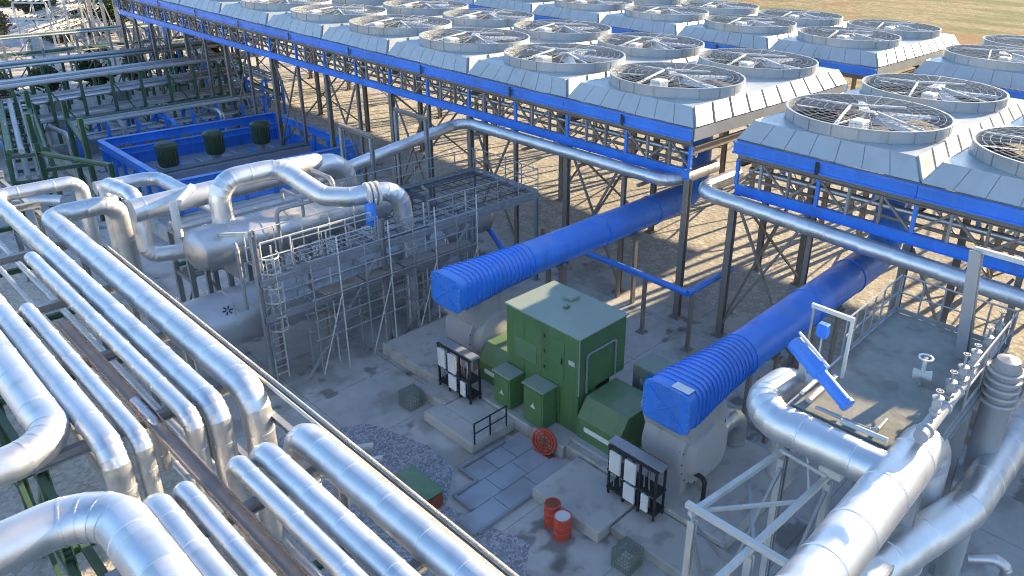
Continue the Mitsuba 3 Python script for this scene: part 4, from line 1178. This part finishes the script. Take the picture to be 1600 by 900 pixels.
# yard-side pipework behind the generator
pipe('lube_pipe', 'grey duct along the back of the tall green enclosure', [(-13.0, 17.6, 1.6), (-11.2, 18.6, 1.6), (-11.2, 20.5, 1.6)], .3, mat='casing', n=16, bend=.5)
k = thing('blue_skid', 'low blue framed equipment skid behind the tall green enclosure', 'equipment skid')
obj('tank', bx(-13.2, -11.9, 17.4, 18.4, 0.5, 2.2, .03), 'green_roof', k)
obj('door', bx(-12.6, -12.25, 17.38, 17.4, .7, 2.1), 'blue', k)
for (p, q) in [((-20.5, 22.3, 2.6), (-14.5, 22.3, 2.6)), ((-14.5, 22.3, 2.6), (-14.5, 25.5, 2.6))]:
    pipe('cooling_pipe', 'dark blue pipe crossing under the condenser front' if p[0] < -20 else 'dark blue pipe running back under the gap between the condensers', [p, q], .14, mat='blue', n=14, seam=0)
pipe('cooling_pipe', 'dark blue pipe between the platform and the left duct', [(-27.4, 23.0, 1.6), (-22.5, 20.5, 1.6)], .15, mat='blue', n=14, seam=0)
for i, (x, y) in enumerate([(-25.0, 24.7), (-21.5, 22.4), (-14.4, 22.5), (-16.6, 22.3), (-12.0, 22.6), (-25.2, 20.7)]):
    obj('pipe_support', cat_(bx(x - .07, x + .07, y - .07, y + .07, .004, 2.5 if i in (1, 2, 3) else 1.5), bx(x - .2, x + .2, y - .2, y + .2, .004, .04)), 'steel_brown', label=['short dark post near the blue pipe left of the left duct', 'taller dark post under the left end of the long blue pipe', 'taller dark post at the corner of the blue pipes', 'taller dark post in the middle of the long blue pipe', 'short dark post between the blue pipe corner and the right duct', 'short dark post behind the platform columns'][i], cat='support post')

# ------------------------------------------------------------------ neighbouring unit at the upper left
t = thing('blue_basin', 'rectangular blue steel basin of the neighbouring unit at upper left', 'basin')
bxx0, bxx1, by0, by1 = -53.5, -42.6, 14.0, 25.3
for nm, (p, q) in dict(wall_beam=((bxx0, by0, 1.75), (bxx0, by1, 1.75)), wall_beam_2=((bxx0, by0, 1.75), (bxx1, by0, 1.75)), wall_beam_3=((bxx1, by0, 1.75), (bxx1, by1, 1.75)), wall_beam_4=((bxx0, by1, 1.75), (bxx1, by1, 1.75))).items():
    obj('wall_beam', ibeam(p, q, .35, .5), 'blue', t)
    pp, qq = np.array(p), np.array(q)
    for f_ in np.linspace(0.02, 0.98, 7):
        c_ = pp + (qq - pp) * f_
        obj('wall_post', bx(c_[0] - .1, c_[0] + .1, c_[1] - .1, c_[1] + .1, .05, 1.5), 'blue', t)
    if nm in ('wall_beam', 'wall_beam_4'):
        obj('wall_sheet', bar(pp * [1, 1, 0] + [0, 0, .5], qq * [1, 1, 0] + [0, 0, .5], .06, .9), 'blue', t)
obj('floor', bx(bxx0 + .1, bxx1 - 3.0, by0 + .1, by1 - .1, 0.006, 0.05), 'plate', t)
obj('floor', bx(bxx1 - 2.98, bxx1 - .1, by0 + .1, by1 - .1, 0.006, 0.05), 'blue', t, label='bright blue strip of floor along the near side')
for i_ in range(9):
    y_ = by0 + 1.0 + 1.2 * i_
    obj('floor_pipe', rod((bxx0 + 2.2, y_, .35), (bxx1 - 4.0, y_ + .1, .35), .1, 8), ['blue', 'steel_grey', 'blue', 'alu_dull'][i_ % 4], t)
obj('second_beam', ibeam((bxx0 + 1.0, by0 + .3, 1.3), (bxx0 + 1.0, by1 - .3, 1.3), .3, .4), 'blue', t)
obj('catwalk', bx(-46.6, -45.9, by0 + .3, by1 - 1.5, 1.45, 1.55), 'grating', t)
obj('channel_wall', bx(-45.9, -45.7, by0 + .3, by1 - 1.5, .05, 1.44), 'galv_dark', t)
for i, (x, y) in enumerate([(-48.1, 15.9), (-48.9, 19.0), (-49.3, 22.2)]):
    k = thing('vertical_pump', f'dark green vertical pump motor in the blue basin, {["nearest to the left", "middle one", "farthest to the right"][i]}', 'pump', 'vertical pumps in the blue basin')
    obj('motor', place(lathe([(0, 1.2), (.5, 1.2), (.55, 1.3), (.55, 2.3), (.62, 2.32), (.62, 2.5), (.4, 2.66), (0, 2.7)], 20), (x, y, 0)), 'leaf_pump', k, smooth=30)
    fins = cat_(*[bar((x + .54 * math.cos(a), y + .54 * math.sin(a), 1.35), (x + .54 * math.cos(a), y + .54 * math.sin(a), 2.25), .1, .03) for a in np.arange(16) * math.pi / 8])
    obj('cooling_fins', fins, 'leaf_pump', k, kind='stuff')
    obj('pump_column', rod((x, y, .05), (x, y, 1.2), .3, 14), 'steel_grey', k, smooth=30)
# skids, cabinets and columns between the basin and the road
for i in (1, 4, 7):
    x = -66.5 + rng.uniform(-.4, .4)
    y = 13.5 + 1.5 * i
    h = rng.uniform(1.6, 2.6)
    k = thing('equipment_cabinet', f'dark blue grey equipment cabinet in the row behind the basin, {ORD[i]} from the left', 'cabinet', 'cabinets behind the basin')
    obj('body', bx(x - .5, x + .5, y - .55, y + .55, .01, h, .02), ['galv_dark', 'galv_dark', 'casing', 'steel_green'][i % 4], k)
    obj('door', bx(x + .5, x + .515, y - .45, y + .45, .2, h - .15), ['galv_dark', 'casing', 'blue', 'galv_dark'][i % 4], k)
for i in range(5):
    y = 9.5 + 3.2 * i
    obj('service_pipe', pipe_mesh([(-59, y, .1), (-59, y, 1.8 + .2 * (i % 3)), (-56, y + .3, 1.8 + .2 * (i % 3)), (-56, y + .3, .1)], .16, n=12, seam=0, bend=.4), ['blue', 'alu_dull', 'steel_grey'][i % 3], smooth=30, label=f'bent service pipe on the paving behind the basin, {ORD[i]} from the left', cat='pipe', group='bent service pipes')
lamp_cols = [(-44.5, 11.0, 5.6), (-48.0, 9.6, 5.4), (-44.8, 9.0, 4.6), (-40.5, 10.8, 4.2), (-51, 12.0, 5.2), (-55, 11.2, 5.2)]
t = thing('unit_pipe_rack', 'dark green steel pipe rack columns of the neighbouring unit at the far left', 'pipe rack')
for x, y, h in lamp_cols:
    obj('column', ibeam((x, y, 0.01), (x, y, h), .24, .24), 'steel_green', t)
obj('beam', ibeam((-44.5, 11.0, 4.1), (-51, 12, 4.1), .2, .24), 'steel_green', t)
obj('beam', ibeam((-48, 9.6, 4.1), (-55, 11.2, 4.1), .2, .24), 'steel_green', t)
obj('beam', ibeam((-44.5, 11, 3.2), (-44.8, 9.0, 3.2), .2, .2), 'steel_green', t)
obj('beam', ibeam((-44.8, 9, 4.1), (-40.5, 10.8, 4.1), .2, .2), 'steel_green', t)
pipe('insulated_pipe', 'silver pipe end lying at the left edge beyond the rack', [(-52, 6.5, 2.4), (-44, 7.0, 2.4), (-42.5, 9.0, 2.2)], .28, bend=.7)
obj('low_wall', bx(-62, -36, 12.2, 12.45, 0.0, .7), 'plinth', label='low concrete wall running below the blue basin', cat='wall')
obj('low_wall', bx(-58.2, -57.9, 12.46, 27, 0.0, .9), 'plinth', label='low concrete wall behind the blue basin', cat='wall')
# cross pipes of the neighbouring unit
pipe('insulated_pipe', 'silver pipe crossing behind the upper vessel', [(-35.8, 8.8, 4.6), (-35.8, 11.2, 4.6), (-30.5, 11.6, 4.4)], .3, bend=.7)

# ------------------------------------------------------------------ vegetation and clutter at the upper left
def leaves(c, rad, n, size, flat=0.75, seed=0):
    g = np.random.default_rng(seed)
    nb = 14
    cl = g.normal(size=(nb, 3))
    cl /= np.linalg.norm(cl, axis=1, keepdims=True)
    cl *= g.uniform(.25, .85, (nb, 1)) * np.asarray(rad)
    w = g.integers(0, nb, n)
    p = cl[w] + g.normal(size=(n, 3)) * np.asarray(rad) * 0.23
    p[:, 2] = np.maximum(p[:, 2], -rad[2] * .95)
    a = g.normal(size=(n, 3))
    a /= np.linalg.norm(a, axis=1, keepdims=True)
    b = np.cross(a, g.normal(size=(n, 3)))
    b /= np.linalg.norm(b, axis=1, keepdims=True)
    s = size * g.uniform(.6, 1.3, (n, 1))
    V = np.stack([p - a * s, p + b * s * .5, p + a * s, p - b * s * .5], 1).reshape(-1, 3) + np.asarray(c)
    i = np.arange(n)[:, None] * 4
    F = np.vstack([i + [0, 1, 2], i + [0, 2, 3]])
    return trimesh.Trimesh(V, F, process=False)


def tree(x, y, h, r, mat, label, seed, group=None, name='tree', n=2600):
    g = random.Random(seed)
    k = thing(name, label, 'tree' if name == 'tree' else 'shrub', group)
    limbs = [sweep([(x, y, 0), (x + .1, y, h * .3), (x + g.uniform(-.2, .2), y, h * .62)], [.05 * h ** .8, .035 * h ** .8, .015 * h], 8)]
    for i in range(5):
        a = g.uniform(0, 6.28)
        limbs.append(sweep([(x, y, h * g.uniform(.25, .45)), (x + r * .35 * math.cos(a), y + r * .35 * math.sin(a), h * .58), (x + r * .65 * math.cos(a), y + r * .65 * math.sin(a), h * .72)], [.02 * h, .012 * h, .005 * h], 6))
    obj('trunk', cat_(*limbs), 'bark', k, smooth=40)
    zc, rz = (h * .62, h * .40) if name == 'tree' else (h * .5, h * .5)
    obj('crown', leaves((x, y, zc), (r, r, rz), n, 0.16 + .012 * h, seed=seed), mat, k)


for i, (x, y, h, r, mt) in enumerate([(-60.5, 9.0, 2.6, 1.1, 'leaf'), (-64.0, 11.2, 3.0, 1.3, 'leaf_dry')]):
    tree(x, y, h, r, mt, ['small leafy green tree at the left edge, closest to the basin corner', 'small yellowish tree behind the green one at the left edge'][i], 30 + i, n=1500)
for i in range(7):
    y = 10.5 + 3.6 * i
    tree(-78.0 - .3 * i + rng.uniform(-.8, .8), y, rng.uniform(2.0, 3.2), rng.uniform(1.2, 1.7), ['leaf_dark', 'leaf_grey', 'leaf_grey'][i % 3], f'grey green bush in the row along the road, {ORD[i]} from the left', 50 + i, 'bushes along the road', 'bush', 1500)


def steel_rack(name, label, p, q, width, levels, nbay, mat, pipes, seed):
    g = random.Random(seed)
    k = thing(name, label, 'pipe rack')
    p, q = np.array(p, float), np.array(q, float)
    d = (q - p) / np.linalg.norm(q - p)
    sd = np.array([-d[1], d[0]]) * width / 2
    top = max(levels)
    for i in range(nbay + 1):
        c_ = p + (q - p) * i / nbay
        for sg in (-1, 1):
            e_ = c_ + sg * sd
            obj('column', bx(e_[0] - .09, e_[0] + .09, e_[1] - .09, e_[1] + .09, .005, top), mat, k)
        for z in levels:
            obj('cross_beam', bar((*(c_ - sd), z + .08), (*(c_ + sd), z + .08), .12, .15), mat, k)
        if i < nbay and i % 2 == 0:
            n_ = p + (q - p) * (i + 1) / nbay
            obj('brace', bar((*(c_ + sd), .4), (*(n_ + sd), top - .2), .07), mat, k)
            obj('brace', bar((*(c_ - sd), top - .2), (*(n_ - sd), .4), .07), mat, k)
    for z in levels:
        for i in range(pipes):
            o = sd * (-.8 + 1.6 * i / max(1, pipes - 1))
            r_ = g.uniform(.06, .16)
            obj('rack_pipe', sweep([(*(p + o), z + .17 + r_), (*(q + o), z + .17 + r_)], [r_, r_], 8), g.choice(['alu_dull', 'steel_grey', 'steel_green', 'alu_dull', 'casing']), k, smooth=30)
    return k


steel_rack('steel_pipe_rack', 'long green grey pipe rack between the blue basin and the road', (-71.5, 8.5), (-74.5, 35), 2.6, (2.2, 3.6), 11, 'steel_green', 6, 1)
steel_rack('steel_pipe_rack', 'green pipe rack with three tiers just behind the blue basin', (-61.5, 9.5), (-64.5, 27.5), 2.4, (1.5, 2.8, 4.1), 9, 'steel_green', 5, 11)
steel_rack('steel_pipe_rack', 'lower blue and grey pipe rack close behind the basin wall', (-57.0, 13.5), (-58.2, 26.5), 1.4, (1.1, 2.1), 7, 'blue', 4, 12)
steel_rack('steel_pipe_rack', 'green pipe rack across the left edge in front of the basin', (-47, 9.0), (-60, 11.5), 1.8, (2.0, 3.4), 6, 'steel_green', 4, 13)
steel_rack('steel_pipe_rack', 'grey pipe rack on the near side of the road at the upper left', (-84, 16), (-88, 42), 2.2, (2.4, 4.0), 9, 'steel_grey', 5, 14)
steel_rack('steel_pipe_rack', 'grey pipe rack crossing towards the condensers at the end of the road', (-79, 33), (-112, 40), 2.4, (2.6, 4.4), 10, 'steel_grey', 5, 2)
steel_rack('steel_pipe_rack', 'pale pipe rack on the slope beyond the road', (-97, 22), (-128, 44), 3.0, (2.4, 4.0, 5.6), 9, 'steel_pale', 5, 3)
steel_rack('steel_pipe_rack', 'short green pipe rack at the left edge in front of the trees', (-56, 6.8), (-66, 9.2), 2.2, (2.4, 4.2), 4, 'steel_green', 4, 4)
steel_rack('steel_pipe_rack', 'low blue pipe rack under the far end of the condensers', (-60, 28.5), (-78, 29.3), 1.6, (1.4, 2.8), 6, 'blue', 4, 5)
steel_rack('steel_pipe_rack', 'grey scaffold of posts and thin pipes behind the process vessels', (-29.4, 9.5), (-29.6, 16.5), 1.4, (2.4, 4.2), 5, 'steel_grey', 5, 6)
for i, (x, y, h, r, mt) in enumerate([(-108, 33, 6.0, 2.8, 'leaf_dark'), (-118, 27, 5.5, 2.6, 'leaf_grey'), (-101, 42, 4.5, 2.0, 'leaf_grey'), (-128, 41, 7, 3.3, 'leaf_dark'), (-112, 47, 6, 2.6, 'leaf_dry'), (-106, 20, 4.5, 2.2, 'leaf_dry'), (-135, 30, 6, 3, 'leaf'), (-100, 47, 6, 2.6, 'leaf_dark'), (-122, 52, 6, 3, 'leaf'), (-145, 46, 7, 3.5, 'leaf_dark')]):
    tree(x, y, h, r, mt, f'{["dark", "broad dark", "green", "tall dark", "dry", "low dry", "rounded green", "narrow dark", "pale green", "distant dark"][i]} tree beyond the road at the upper left', 80 + i, None, 'tree', 2400)
for i in range(26):
    g = random.Random(200 + i)
    tree(g.uniform(-150, -93), g.uniform(16, 60), g.uniform(1.0, 2.2), g.uniform(.9, 1.8), ['leaf_dry', 'leaf', 'leaf_dry', 'leaf_dark'][i % 4], f'low scrub bush on the dry slope beyond the road at upper left', 220 + i, 'scrub bushes beyond the road', 'bush', 700)
# poles and a distant pipe bridge
for i, (x, y, h) in enumerate([(-88, 24.5, 7.5), (-90, 30, 7), (-83, 34, 8), (-95, 38, 8), (-86, 40, 7.5)]):
    k = thing('utility_pole', f'dark slim pole near the road, {ORD[i]} of the poles counted from the near left', 'pole', 'poles near the road')
    obj('shaft', sweep([(x, y, 0), (x, y, h)], [.14, .08], 8), 'steel_brown', k)
    obj('cross_arm', bar((x, y - .8, h - .4), (x, y + .8, h - .4), .09), 'steel_brown', k)
t = thing('distant_pipe_bridge', 'grey steel pipe bridge beyond the end of the condensers at the upper left', 'pipe bridge')
for i in range(8):
    x = -82 - 4.2 * i
    for y in (29.0, 33.0):
        obj('column', bx(x - .14, x + .14, y - .14, y + .14, 0.01, 6.2), 'blue' if i < 2 else 'steel_grey', t)
    obj('cross_beam', bx(x - .12, x + .12, 29.15, 32.85, 5.9, 6.15), 'blue' if i < 2 else 'steel_grey', t)
    if i < 7:
        obj('brace', bar((x, 29.0, 1.0), (x - 4.2, 29.0, 5.8), .1), 'steel_grey', t)
for y, r in ((29.7, .25), (30.5, .18), (31.3, .25), (32.2, .2)):
    obj('bridge_pipe', sweep([(-80, y, 6.2 + r), (-114, y, 6.2 + r)], [r, r], 12), 'alu_dull', t, smooth=30)
